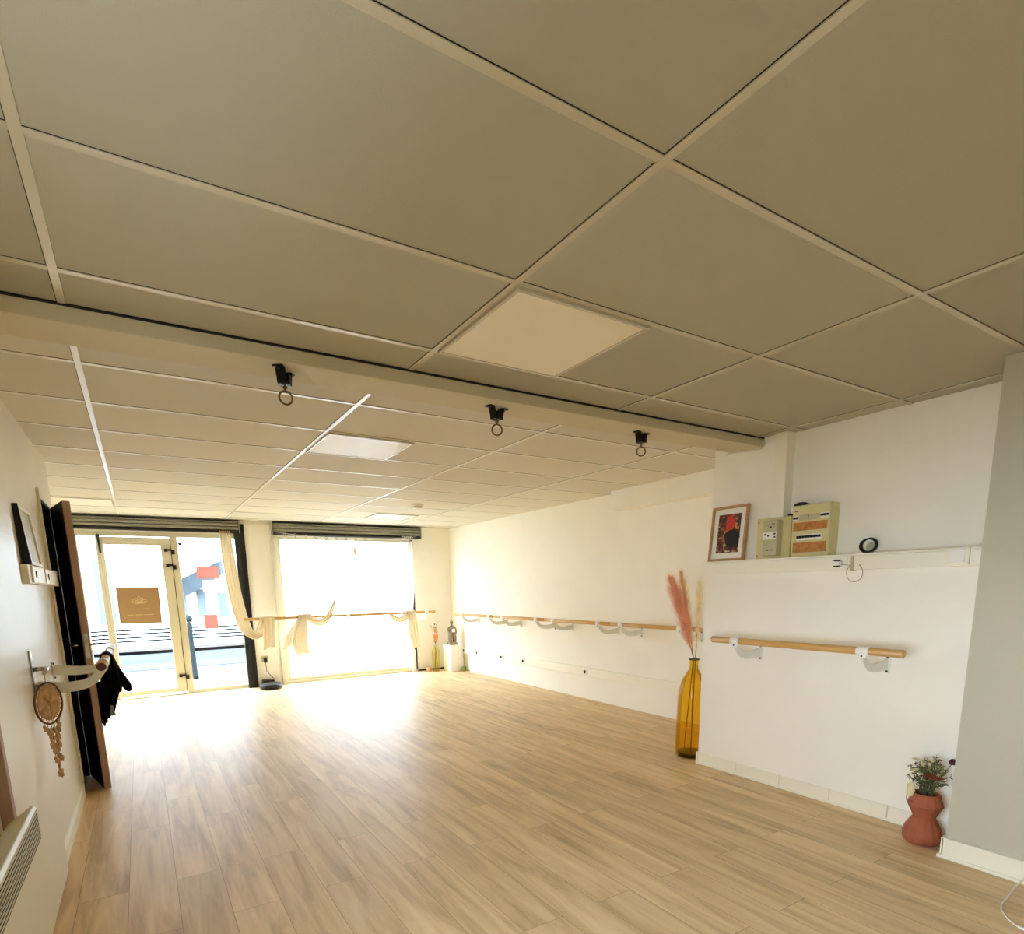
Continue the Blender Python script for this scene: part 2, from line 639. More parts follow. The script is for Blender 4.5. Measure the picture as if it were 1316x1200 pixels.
# closet behind the doorway, its darkness put into the wall colour
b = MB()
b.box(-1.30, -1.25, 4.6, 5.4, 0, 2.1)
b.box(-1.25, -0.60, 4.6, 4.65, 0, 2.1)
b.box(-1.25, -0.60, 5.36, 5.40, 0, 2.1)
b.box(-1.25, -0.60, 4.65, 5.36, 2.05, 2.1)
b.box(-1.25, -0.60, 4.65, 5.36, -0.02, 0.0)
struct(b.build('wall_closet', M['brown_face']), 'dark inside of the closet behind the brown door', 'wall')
b = MB()
b.box(-0.60, XL + 0.006, 4.80, 4.822, 0, 1.965)
b.box(-0.60, XL + 0.006, 4.80, 5.29, 1.945, 1.967)
b.box(-0.60, XL + 0.006, 5.275, 5.295, 0, 1.965)
struct(b.build('trim_1', M['dark']), 'dark lining of the narrow doorway', 'trim')
b = MB()
b.box(XL, XL + 0.014, 4.735, 4.765, 0.1, 2.02)
struct(b.build('trim_2', M['wall_gloss'], bevel=0.003), 'thin white strip on the wall beside the doorway', 'trim')
b = MB()
b.box(XL, XL + 0.013, 3.40, 4.735, 0.0, 0.10)
b.box(XL, XL + 0.016, 3.40, 4.735, 0.075, 0.085)
struct(b.build('baseboard_left', M['tile_skirt'], bevel=0.003), 'white baseboard running to the brown door', 'baseboard')

# right side
struct(MB().box(XR, XR + 0.14, 2.80, YW + 0.25, 0, 2.5).build('wall_right', M['wall']), 'long white right wall behind the four barres', 'wall')
b = MB()
b.box(3.48, 3.80, 1.0, 2.84, 0, 1.490)
b.box(3.62, 3.80, 1.0, 2.385, 1.490, 2.5)
b.box(3.562, 3.80, 2.385, 2.868, 1.490, 2.5)
b.box(3.80, XR + 0.14, 2.70, 2.84, 0, 2.5)
struct(b.build('wall_right_lower', M['wall']), 'white projecting wall with the ledge and the short barre', 'wall')
struct(MB().box(3.535, 3.70, 2.300, 2.388, 1.50, C1).build('trim_3', M['trunk'], bevel=0.003), 'white boxed pipe rising from the ledge to the beam end', 'trim')
struct(MB().box(4.30, XR, 2.86, 4.77, 2.123, C2).build('wall_right_soffit', M['wall'], bevel=0.003), 'white boxed soffit where the right wall meets the ceiling', 'soffit')
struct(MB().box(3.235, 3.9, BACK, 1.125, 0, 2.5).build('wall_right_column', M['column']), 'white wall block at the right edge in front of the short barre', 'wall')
struct(MB().box(XL - 0.2, 3.9, BACK - 0.12, BACK, 0, 2.5).build('wall_back', M['wall']), 'plain wall behind the viewpoint', 'wall')
# skirting tiles on the right: lengths of ~33 cm with a small joint and a toe fillet
b = MB()
y = 2.83
while y > 1.13:
    y2 = max(y - 0.333, 1.127)
    b.box(3.466, 3.482, y2 + 0.0015, y - 0.0015, 0, 0.088)
    y = y2
b.box(3.458, 3.482, 1.127, 2.84, 0, 0.014)
b.box(3.466, 3.60, 2.838, 2.853, 0, 0.088)
struct(b.build('baseboard_right', M['tile_skirt'], bevel=0.003), 'white skirting tiles under the short barre', 'baseboard')
b = MB()
y = 1.135
while y > BACK:
    y2 = y - 0.333
    b.box(3.214, 3.236, y2 + 0.0015, y - 0.0015, 0, 0.10)
    y = y2
b.box(3.200, 3.236, BACK, 1.145, 0, 0.016)
b.box(3.214, 3.40, 1.124, 1.138, 0, 0.10)
struct(b.build('baseboard_column', M['tile_skirt'], bevel=0.003), 'white skirting tiles along the wall block at the right edge', 'baseboard')

# window wall
b = MB()
b.box(-0.92, -0.60, YW, YW + 0.25, 0, 2.5)
b.box(-0.60, 1.31, YW, YW + 0.25, 2.13, 2.5)
b.box(1.31, 1.70, YW, YW + 0.25, 0, 2.5)
b.box(1.70, 3.76, YW, YW + 0.25, 2.12, 2.5)
b.box(3.80, XR + 0.14, YW, YW + 0.25, 0, 2.5)
b.box(3.76, 3.80, YW + 0.03, YW + 0.25, 0, 2.5)
b.box(1.70, 3.76, YW + 0.02, YW + 0.25, -0.1, 0.035)
struct(b.build('wall_front', M['wall']), 'white shop front wall holding the entrance and the big window', 'wall')
b = MB()
b.box(1.27, 3.95, YW - 0.03, YW, 2.265, C2)
struct(b.build('trim_4', M['wall_gloss'], bevel=0.003), 'white strip above the pier at the ceiling', 'trim')
b = MB()
b.box(1.648, 1.70, YW - 0.035, YW, 0, 2.27)
b.box(1.70, 1.735, YW - 0.015, YW + 0.02, 0, 2.13)
struct(b.build('trim_5', M['wall_gloss'], bevel=0.004), 'white vertical strip on the pier beside the big window', 'trim')
struct(MB().box(3.762, 3.80, YW - 0.004, YW + 0.012, 0.0, 2.12).build('trim_6', M['guide']), 'dark shutter guide at the right of the big window', 'trim')
struct(MB().box(3.80, XR, YW - 0.012, YW, 0, 0.022).build('floor_line_front', M['dark']), 'dark line along the floor in the far corner', 'baseboard')  # thin dark strip at the foot of the wall
struct(MB().box(3.70, 3.755, YW - 0.05, YW - 0.001, 0.01, 0.36).build('trim_7', M['white'], bevel=0.003), 'short white cover at the foot of the window frame', 'trim')

# entrance: fixed frame, glazed leaf, side panes
fy0, fy1 = YW + 0.01, YW + 0.07
wr = sroot('window_1', 'ivory frame of the entrance with fixed panes beside the glass door', 'window', (0.3, YW, 0))
b = MB()
b.box(-0.60, -0.575, fy0, fy1, 0.013, 2.075)
b.box(-0.60, 1.235, fy0, fy1, 2.075, 2.13)
b.box(-0.575, -0.392, fy0, fy1, 0.013, 0.05)
b.box(0.495, 1.190, fy0, fy1, 0.013, 0.055)
b.box(-0.392, -0.352, fy0, fy1, 0.013, 2.075)
b.box(0.415, 0.495, fy0, fy1, 0.013, 2.075)
b.box(1.190, 1.235, fy0, fy1, 0.013, 2.075)
b.build('frame', M['alu'], wr, bevel=0.003)
MB().box(-0.58, -0.388, YW + 0.035, YW + 0.041, 0.04, 2.08).build('pane', M['glass'], wr)
MB().box(0.492, 1.192, YW + 0.035, YW + 0.041, 0.05, 2.08).build('pane', M['glass'], wr)
dr = sroot('door_1', 'glazed entrance door with ivory frame and ochre poster', 'door', (0.02, YW, 0))
b = MB()
b.box(-0.350, -0.312, fy0 - 0.012, fy1 - 0.01, 0.035, 2.062)
b.box(0.298, 0.408, fy0 - 0.012, fy1 - 0.01, 0.035, 2.062)
b.box(-0.312, 0.298, fy0 - 0.012, fy1 - 0.01, 1.967, 2.062)
b.box(-0.312, 0.298, fy0 - 0.012, fy1 - 0.01, 0.035, 0.098)
b.build('door_frame', M['alu'], dr, bevel=0.003)
MB().box(-0.315, 0.30, YW + 0.03, YW + 0.036, 0.09, 1.97).build('pane', M['glass'], dr)
MB().box(0.4085, 0.4145, fy0 - 0.005, fy1 - 0.02, 0.04, 2.07).build('gap', M['dark'], dr)
b = MB()
b.tube([(-0.126, YW - 0.002, 1.992), (-0.120, YW - 0.025, 1.998), (0.124, YW - 0.025, 1.998), (0.130, YW - 0.002, 1.992)], 0.008, 8)
b.build('top_bar', M['alu'], dr)
b = MB()
b.tube([(-0.358, YW - 0.015, 2.075), (-0.350, YW - 0.015, 1.86)], 0.012, 8)
b.ball((-0.358, YW - 0.017, 2.07), 0.022)
b.build('door_bolt', M['black'], dr)
for z in (1.905, 1.712, 0.255):
    b = MB()
    b.box(0.335, 0.372, YW - 0.028, YW, z - 0.018, z + 0.020)
    b.box(0.372, 0.418, YW - 0.034, YW, z - 0.006, z + 0.016)
    b.box(0.412, 0.452, YW - 0.028, YW, z - 0.050, z + 0.004)
    b.build('hinge', M['black'], dr, bevel=0.003)
struct(MB().box(-0.60, 1.235, YW - 0.01, YW + 0.25, -0.09, 0.012).build('door_sill', M['alu']), 'ivory threshold under the entrance', 'sill')

wr2 = sroot('window_2', 'big frosted shop window behind the long barre', 'window', (2.75, YW, 0))
b = MB()
b.box(1.735, 1.775, fy0 + 0.012, fy1, 0.085, 2.085)
b.box(3.722, 3.762, fy0 + 0.012, fy1, 0.085, 2.085)
b.box(1.735, 3.762, fy0 + 0.012, fy1, 2.085, 2.12)
b.box(1.735, 3.762, fy0 + 0.012, fy1, 0.036, 0.085)
b.build('frame', M['alu'], wr2, bevel=0.003)
MB().box(1.77, 3.725, YW + 0.040, YW + 0.046, 0.08, 2.09).build('pane', M['glass'], wr2)
MB().quad((1.77, YW + 0.034, 0.08), (3.725, YW + 0.034, 0.08), (3.725, YW + 0.034, 2.09), (1.77, YW + 0.034, 2.09)).build('frosted_film', M['film'], wr2)
struct(MB().box(1.70, 3.80, YW - 0.012, YW + 0.02, 0.0, 0.036).build('window_sill', M['alu'], bevel=0.003), 'low ivory sill under the big window', 'sill')

# ------------------------------------------------------------------ roller shutter housings
def shutter(name, x0, x1, y0, z0, z1, label):
    t = thing(name, label, 'roller shutter', ((x0 + x1) / 2, YW, z0))
    H_ = z1 - z0
    MB().box(x0 + 0.013, x1 - 0.013, y0 + 0.030, YW - 0.001, z0, z1 - 0.012).build('housing', M['dark'], t)
    b = MB()
    for a, c in ((0.20, 0.44), (0.46, 0.70), (0.72, 0.86)):
        za, zb = z0 + H_ * a, z0 + H_ * c
        b.prism([(x0 + 0.02, y0 + 0.028, za), (x0 + 0.02, y0 + 0.006, za + 0.006), (x0 + 0.02, y0 + 0.004, (za + zb) / 2), (x0 + 0.02, y0 + 0.010, zb - 0.004), (x0 + 0.02, y0 + 0.028, zb)], (x1 - x0 - 0.04, 0, 0))
    b.build('curtain_slats', M['shutter'], t)
    MB().box(x0 + 0.013, x1 - 0.013, y0, y0 + 0.028, z1 - 0.022, z1 - 0.012).build('top_flange', M['guide'], t)
    MB().box(x0 + 0.013, x1 - 0.013, y0, y0 + 0.028, z0, z0 + 0.022).build('bottom_rail', M['guide'], t, bevel=0.003)
    MB().box(x1 - 0.012, x1, y0 - 0.004, YW - 0.001, z0 - 0.002, z1 - 0.010).build('end_plate', M['shutter'], t)
    MB().box(x0, x0 + 0.012, y0 - 0.004, YW - 0.001, z0 - 0.002, z1 - 0.010).build('end_plate', M['shutter'], t)
    return t
s1 = shutter('roller_shutter', -0.60, 1.255, YW - 0.10, 2.145, 2.318, 'grey metal roller shutter box above the entrance with its dark side guide')
b = MB()
b.box(1.180, 1.245, YW - 0.05, YW - 0.001, 0, 2.140)
b.build('side_guide', M['guide'], s1, bevel=0.004)
b = MB()
b.box(1.247, 1.312, YW - 0.03, YW - 0.001, 0, 2.27)
b.build('guide_cover', M['black'], s1)
s2 = shutter('roller_shutter', 1.66, 3.905, YW - 0.14, 2.135, 2.318, 'grey metal roller shutter box above the big frosted window')

# ------------------------------------------------------------------ ceiling fixtures
def ceiling_light(x0, y0, s, z, label):
    t = thing('ceiling_light', label, 'ceiling light', (x0 + s / 2, y0 + s / 2, z), group='square ceiling light panels')
    b = MB()
    f = 0.014
    b.box(x0, x0 + s, y0, y0 + f, z - 0.009, z + 0.01)
    b.box(x0, x0 + s, y0 + s - f, y0 + s, z - 0.009, z + 0.01)
    b.box(x0, x0 + f, y0 + f, y0 + s - f, z - 0.009, z + 0.01)
    b.box(x0 + s - f, x0 + s, y0 + f, y0 + s - f, z - 0.009, z + 0.01)
    b.build('frame', M['metal_white'], t, bevel=0.002)
    MB().box(x0 + f, x0 + s - f, y0 + f, y0 + s - f, z - 0.006, z + 0.008).build('diffuser', M['diffuser'], t)
ceiling_light(1.104, 1.663, 0.576, C1 - 0.004, 'square unlit light panel in the ceiling nearer than the beam')
ceiling_light(1.099, 3.798, 0.576, C2 - 0.004, 'square unlit light panel in the ceiling just beyond the beam')
ceiling_light(2.70, 7.398, 0.576, C2 - 0.004, 'small looking light panel near the far corner by the smoke detector')
ceiling_light(-0.70, 7.398, 0.576, C2 - 0.004, 'light panel in the ceiling above the open brown door')
sd = thing('smoke_detector', 'round white smoke detector on the far ceiling', 'smoke detector', (2.857, 6.49, C2))
MB().lathe([(0.075, 0), (0.075, -0.012), (0.06, -0.03), (0.045, -0.034)], (2.857, 6.49, C2), 24, capb=False, capt=True).build('housing', M['trunk'], sd)
MB().lathe([(0.062, -0.030), (0.03, -0.043)], (2.857, 6.49, C2), 24, capb=True, capt=True).build('grille', M['greige'], sd)

# hooks on the beam
def hook(x, y, z, rz, label):
    t = thing('aerial_hook', label, 'hook', (x, y, z), rz, group='black hooks with steel rings under the beam')
    L = lambda p: (t.matrix_basis @ Vector(p))
    Mx = t.matrix_basis.copy()
    b = MB()
    # hat-shaped steel strap: two wings bolted up, a U hanging below
    prof = [(-0.062, 0), (-0.030, 0), (-0.022, -0.035), (-0.020, -0.048), (0.020, -0.048), (0.022, -0.035), (0.030, 0), (0.062, 0), (0.062, -0.006), (0.036, -0.006), (0.028, -0.036), (0.026, -0.056), (-0.026, -0.056), (-0.028, -0.036), (-0.036, -0.006), (-0.062, -0.006)]
    b.prism([(px_, -0.020, pz_) for px_, pz_ in prof], (0, 0.040, 0), Mx)
    b.box(-0.014, 0.014, -0.024, 0.024, -0.058, -0.020, Mx)
    b.build('mounting_strap', M['blackmetal'], t, bevel=0.002)
    for sx in (-0.049, 0.049):
        MB().lathe([(0.006, -0.012), (0.006, -0.005)], (sx, 0, 0), 10, M=Mx, capt=True).build('bolt', M['screw'], t)
    b = MB()
    b.tube([L((0, 0, -0.055)), L((0, 0, -0.078))], 0.004, 8)
    b.lathe([(0.009, -0.070), (0.009, -0.063)], (0, 0, 0), 10, M=Mx, capt=True)
    b.build('swivel_pin', M['steel'], t)
    MB().torus((0, 0, -0.104), 0.025, 0.0038, Matrix.Translation((x, y, z)) @ Matrix.Rotation(math.atan2(y, x) - PI / 2 + 0.2, 4, 'Z'), 30, 8).build('ring', M['steel'], t)
hook(0.585, 2.575, 2.222, 0.95, 'black beam hook with ring, the one nearest the left wall')
hook(1.585, 2.590, 2.222, 0.25, 'black beam hook with ring, the middle of the three')
hook(2.575, 2.600, 2.222, 0.20, 'black beam hook with ring, the one nearest the framed picture')

# cable looping under the beam end
pts = [(3.55, 2.478, 2.268), (3.552, 2.470, 2.235), (3.548, 2.485, 2.212), (3.53, 2.54, 2.206), (3.50, 2.62, 2.210), (3.48, 2.69, 2.214), (3.47, 2.705, 2.20)]
tag(MB().tube(pts, 0.004, 8).build('beam_cable', M['cable_white']), 'thin white cable looping under the beam end by the pilaster', 'cable')

# ------------------------------------------------------------------ trunking and electrical things
tr = thing('cable_trunking', 'white plastic trunking ledge on the projecting wall carrying picture and fuse boxes', 'cable trunking', (3.48, 2.0, 1.41))
MB().box(3.448, 3.479, 1.803, 2.843, 1.412, 1.490).build('trunking_cover', M['trunk'], tr, bevel=0.003)
MB().box(3.448, 3.479, 1.127, 1.792, 1.412, 1.490).build('trunking_cover', M['trunk'], tr, bevel=0.003)
MB().box(3.440, 3.479, 1.791, 1.804, 1.408, 1.490).build('joint_clip', M['greige'], tr)
MB().box(3.446, 3.561, 1.127, 2.843, 1.4905, 1.502).box(3.561, 3.619, 1.127, 2.384, 1.4905, 1.502).build('top_ledge', M['trunk'], tr, bevel=0.002)
tr = thing('cable_trunking', 'low white trunking along the right wall below the four barres', 'cable trunking', (XR, 5.8, 0.28))
MB().box(4.428, XR - 0.001, 2.90, YW - 0.42, 0.282, 0.384).build('trunking_cover', M['trunk'], tr, bevel=0.003)
MB().box(4.431, XR - 0.001, YW - 0.42, YW - 0.002, 0.284, 0.382).build('corner_length', M['trunk'], tr, bevel=0.003)
tr = thing('cable_trunking', 'short white trunking with two sockets under the small frame on the left wall', 'cable trunking', (XL, 4.2, 1.41))
MB().box(XL, XL + 0.030, 3.67, 4.86, 1.415, 1.508).build('trunking_cover', M['trunk'], tr, bevel=0.003)
for y0 in (3.74, 4.22):
    c = MB().box(XL + 0.028, XL + 0.040, y0, y0 + 0.42, 1.42, 1.503).build('socket_plate', M['trunk'], tr, bevel=0.002)
    MB().lathe([(0.019, 0), (0.019, 0.002)], (0, 0, 0), 20, M=Matrix.Translation((XL + 0.040, y0 + 0.09, 1.462)) @ Matrix.Rotation(PI / 2, 4, 'Y'), capt=True).build('socket_hole', M['slot'], c)
MB().box(XL + 0.028, XL + 0.034, 4.64, 4.85, 1.413, 1.510).build('end_cap', M['white'], tr)

def outlet(x, y, z, axis, label, group, m=None, s=0.04):
    """round-well socket; axis: unit direction it faces"""
    t = thing('wall_socket', label, 'wall socket', (x, y, z), group=group)
    ax = Vector(axis)
    q = ax.to_track_quat('Z', 'Y').to_matrix().to_4x4()
    Mx = Matrix.Translation((x, y, z)) @ q
    MB().box(-s, s, -s, s, 0, 0.010, Mx).build('plate', m or M['trunk'], t, bevel=0.002)
    MB().lathe([(0.021, 0.0105), (0.021, 0.0118)], (0, 0, 0), 20, M=Mx, capt=True).build('socket_well', M['slot'], t)
    return t
for y_, lab in ((7.98, 'white trunking socket second nearest the pedestal in the far corner'), (7.24, 'white trunking socket third from the far corner'), (6.66, 'white trunking socket fourth from the far corner'), (5.32, 'white trunking socket closest to the tall amber bottle')):
    outlet(4.428, y_, 0.333, (-1, 0, 0), lab, 'sockets on the low right trunking')
outlet(4.428, 8.42, 0.336, (-1, 0, 0), 'white socket at the end of the trunking touching the pedestal corner', 'sockets on the low right trunking')

# plug and wire loop in the ledge trunking
so = outlet(3.448, 1.865, 1.450, (-1, 0, 0), 'white socket in the ledge trunking with a plug and thin wire loop', 'sockets in the ledge trunking')
pl = thing('wall_plug', 'small white plug with a thin hanging wire loop under the ledge', 'plug', (3.436, 1.865, 1.45))
MB().lathe([(0.019, 0), (0.019, 0.020), (0.012, 0.040)], (0, 0, 0), 16, M=Matrix.Translation((3.436, 1.862, 1.450)) @ Matrix.Rotation(-PI / 2, 4, 'Y'), capt=True).build('plug_body', M['white'], pl)
for za in (1.430, 1.463):
    MB().box(3.398, 3.412, 1.848, 1.878, za, za + 0.008).build('plug_grip', M['black'], pl)
lp = []
for i in range(25):
    a = PI * 0.68 + (PI * 1.64) * i / 24
    lp.append((3.43 - 0.004 * math.sin(a), 1.772 - 0.044 * math.cos(a), 1.392 + 0.048 * math.sin(a) if False else 1.395 + 0.050 * math.sin(a)))
lp = [(3.41, 1.845, 1.445)] + lp + [(3.445, 1.745, 1.44)]
MB().tube(lp, 0.0013, 6).build('wire_loop', M['twig'], pl)

sw = thing('light_switch', 'square white light switch on the ledge trunking beside the wall block', 'light switch', (3.448, 1.29, 1.46))
MB().box(3.432, 3.4475, 1.240, 1.335, 1.420, 1.503).build('switch_plate', M['trunk'], sw, bevel=0.002)
MB().box(3.422, 3.433, 1.256, 1.322, 1.430, 1.493).build('rocker', M['white'], sw, bevel=0.003)
sw = thing('light_switch', 'half hidden white switch plate right at the edge of the wall block', 'light switch', (3.448, 1.19, 1.46))
MB().box(3.432, 3.4475, 1.148, 1.234, 1.420, 1.503).build('switch_plate', M['trunk'], sw, bevel=0.002)
MB().box(3.423, 3.433, 1.163, 1.222, 1.430, 1.493).build('rocker', M['white'], sw, bevel=0.003)

# fuse boxes on the ledge
fb = thing('fuse_box', 'tall cream fuse box with black breakers standing on the ledge', 'fuse box', (3.56, 2.09, 1.502))
x0 = 3.520
MB().box(x0, 3.62, 1.985, 2.225, 1.503, 1.815).build('body', M['cream_board'], fb, bevel=0.005)
for za, zb, ya, yb in ((1.530, 1.590, 1.997, 2.208), (1.662, 1.712, 2.000, 2.214)):
    MB().box(x0 - 0.003, x0 + 0.002, ya, yb, za, zb).build('blank_strip', M['kraft'], fb)
def breaker(n_, y0, z0, w, h, parent):
    b = MB()
    b.box(x0 - 0.006, x0 + 0.004, y0, y0 + w * n_, z0, z0 + h)
    o = b.build('breaker_row', M['white'], parent)
    b = MB()
    for k in range(n_):
        b.box(x0 - 0.012, x0 - 0.005, y0 + w * k + 0.002, y0 + w * (k + 1) - 0.002, z0 + h * 0.35, z0 + h * 0.78)
    b.build('breaker_switch', M['black'], o)
breaker(9, 2.030, 1.604, 0.0172, 0.034, fb)
breaker(3, 1.990, 1.727, 0.017, 0.030, fb)
breaker(2, 2.180, 1.722, 0.017, 0.030, fb)
MB().box(x0 - 0.002, x0 + 0.002, 2.050, 2.175, 1.722, 1.757).build('cover_plate', M['greige'], fb)
MB().box(x0 - 0.0025, x0 + 0.001, 2.118, 2.120, 1.722, 1.760).build('cover_seam', M['slot'], fb)
MB().box(x0 - 0.002, x0 + 0.001, 2.190, 2.210, 1.777, 1.782).build('red_mark', M['petal_rust'], fb)
b = MB()
b.lathe([(0.045, 0), (0.042, 0.012), (0.022, 0.022)], (3.56, 2.195, 1.815), 20, capt=True)
b.build('cable_cap', M['black'], fb)
mb = thing('electric_meter', 'small cream meter board with a grey meter standing on the ledge', 'electric meter', (3.57, 2.36, 1.502))
MB().box(3.531, 3.5605, 2.238, 2.478, 1.503, 1.762).build('backboard', M['cream_board'], mb, bevel=0.004)
mt = MB().box(3.470, 3.532, 2.292, 2.392, 1.520, 1.742).build('meter', M['greige'], mb, bevel=0.006)
b = MB()
for (ya, yb, za, zb) in ((2.345, 2.362, 1.712, 1.716), (2.310, 2.327, 1.715, 1.719), (2.330, 2.345, 1.693, 1.702), (2.366, 2.378, 1.648, 1.658), (2.346, 2.356, 1.640, 1.652), (2.300, 2.314, 1.650, 1.660), (2.300, 2.312, 1.630, 1.640), (2.345, 2.360, 1.552, 1.557), (2.315, 2.330, 1.553, 1.558)):
    b.box(3.467, 3.471, ya, yb, za, zb)
b.build('printed_marking', M['black'], mt)
MB().box(3.4685, 3.4705, 2.296, 2.388, 1.622, 1.668).build('meter_label', M['paper'], mt)
for yy, zz in ((2.465, 1.74), (2.465, 1.525)):
    MB().box(3.5285, 3.532, yy - 0.005, yy + 0.005, zz - 0.005, zz + 0.005).build('fixing_screw', M['kraft'], mb)
MB().box(3.53, 3.60, 2.228, 2.262, 1.763, 1.772).build('cable_entry', M['black'], mb)
# coil of black cable leaning on the wall
cc = thing('cable_coil', 'small coil of black cable standing on the ledge', 'cable coil', (3.57, 1.785, 1.502))
for k in range(4):
    Mx = Matrix.Translation((3.572 + 0.006 * k, 1.785 + 0.003 * math.sin(k * 2), 1.549 + 0.001 * k)) @ Matrix.Rotation(0.28, 4, 'Y') @ Matrix.Rotation(PI / 2 + 0.25, 4, 'Z')
    MB().torus((0, 0, 0), 0.040 - 0.0012 * (k % 2), 0.0042, Mx, 30, 7).build('cable_loop', M['black'], cc)
MB().lathe([(0.030, 0), (0.030, 0.006)], (0, 0, 0), 24, M=Matrix.Translation((3.604, 1.780, 1.540)) @ Matrix.Rotation(PI / 2, 4, 'Y'), capt=True).build('white_reel', M['greige'], cc)

# ------------------------------------------------------------------ framed pictures
def art_mat():
    m = bpy.data.materials.new('mottled_print')
    m.use_nodes = True
    n, l = m.node_tree.nodes, m.node_tree.links
    p = n['Principled BSDF']
    t = n.new('ShaderNodeTexCoord')
    v = n.new('ShaderNodeTexVoronoi')
    v.inputs['Scale'].default_value = 60
    l.new(t.outputs['Object'], v.inputs[0])
    r = n.new('ShaderNodeValToRGB')
    r.color_ramp.interpolation = 'CONSTANT'
    cols = [(70, 36, 28), (104, 44, 36), (130, 60, 40), (60, 40, 34), (160, 104, 62), (88, 40, 34), (196, 150, 96)]
    e = r.color_ramp.elements
    e[0].color = lin(cols[0])
    e[1].position = 0.9
    e[1].color = lin(cols[6])
    for k in range(1, 6):
        q = e.new(k * 0.15)
        q.color = lin(cols[k])
    sp = n.new('ShaderNodeSeparateColor')
    l.new(v.outputs['Color'], sp.inputs[0])
    l.new(sp.outputs[0], r.inputs[0])
    l.new(r.outputs[0], p.inputs['Base Color'])
    p.inputs['Roughness'].default_value = 0.6
    return m
M['art'] = art_mat()
M['art_red'] = mat('print_red', (206, 62, 48), 0.6, var=0.25, vscale=60)
M['art_dark'] = mat('print_dark', (38, 34, 32), 0.6)
fr = thing('framed_picture', 'oak framed red and black print standing on the ledge', 'picture', (3.50, 2.685, 1.502))
# leaning: local u along -Y (towards the viewer's right), v up, n towards the room (-X)
tilt = 0.10
Fm = Matrix.Translation((3.492, 2.686, 1.503)) @ Matrix.Rotation(tilt, 4, 'Y') @ Matrix.Rotation(-PI / 2, 4, 'Z')
w_, h_ = 0.144, 0.372      # half width, height;  local x -> -Y, y -> +X (back), z up
b = MB()
for a in ((-w_, -w_ + 0.016, 0, h_), (w_ - 0.016, w_, 0, h_)):
    b.box(a[0], a[1], -0.011, 0.014, a[2], a[3], Fm)
b.box(-w_ + 0.016, w_ - 0.016, -0.011, 0.014, 0, 0.016, Fm)
b.box(-w_ + 0.016, w_ - 0.016, -0.011, 0.014, h_ - 0.016, h_, Fm)
b.build('frame', M['frame_oak'], fr, bevel=0.002)
MB().box(-w_ + 0.015, w_ - 0.015, 0.002, 0.008, 0.014, h_ - 0.014, Fm).build('mount', M['paper'], fr)
pr_ = MB().box(-0.090, 0.090, 0.000, 0.003, 0.056, 0.318, Fm).build('print', M['art'], fr)
def blob(mbx, cx, cz, rx, rz_, y0, y1, n=18, wob=0.12, seed=0):
    poly = []
    for k in range(n):
        a = 2 * PI * k / n
        q = 1 + wob * math.sin(3 * a + seed) + wob * 0.6 * math.sin(5 * a + seed * 2)
        poly.append((cx + rx * q * math.cos(a), y0, cz + rz_ * q * math.sin(a)))
    mbx.prism(poly, (0, y1 - y0, 0), Fm)
b = MB()
blob(b, 0.008, 0.250, 0.036, 0.055, -0.0012, 0.001, seed=1)
blob(b, 0.012, 0.288, 0.016, 0.022, -0.0014, 0.001, seed=2)
b.build('red_shape', M['art_red'], pr_)
b = MB()
blob(b, 0.030, 0.155, 0.060, 0.060, -0.0018, 0.001, seed=0.4, wob=0.08)
b.box(0.02, 0.089, -0.0017, 0.001, 0.090, 0.150, Fm)
b.build('dark_shape', M['art_dark'], pr_)
b = MB()
for k in range(4):
    b.box(-0.008 + 0.009 * k, -0.003 + 0.009 * k, -0.0016, 0.001, 0.062, 0.069, Fm)
b.build('caption_marks', M['paper'], pr_)

fl = thing('framed_picture', 'small thick white framed picture leaning on the trunking of the left wall', 'picture', (-0.45, 3.9, 1.51))
Gm = Matrix.Translation((-0.445, 3.92, 1.509)) @ Matrix.Rotation(-0.07, 4, 'Y') @ Matrix.Rotation(PI / 2, 4, 'Z')   # x -> +Y, y -> -X (back), z up
b = MB()
b.box(-0.18, 0.18, 0.002, 0.018, 0.0, 0.285, Gm)
b.build('back_box', M['black'], fl)
b = MB()
for a in ((-0.18, -0.165, 0, 0.285), (0.165, 0.18, 0, 0.285)):
    b.box(a[0], a[1], -0.012, 0.004, a[2], a[3], Gm)
b.box(-0.18, 0.18, -0.012, 0.004, 0, 0.015, Gm)
b.box(-0.18, 0.18, -0.012, 0.004, 0.27, 0.285, Gm)
b.build('frame', M['white'], fl, bevel=0.001)
MB().box(-0.166, 0.166, -0.004, 0.003, 0.014, 0.272, Gm).build('picture_sheet', M['greige'], fl)
MB().box(-0.196, -0.1805, -0.012, 0.020, 0, 0.290, Gm).build('dark_side', M['black'], fl)

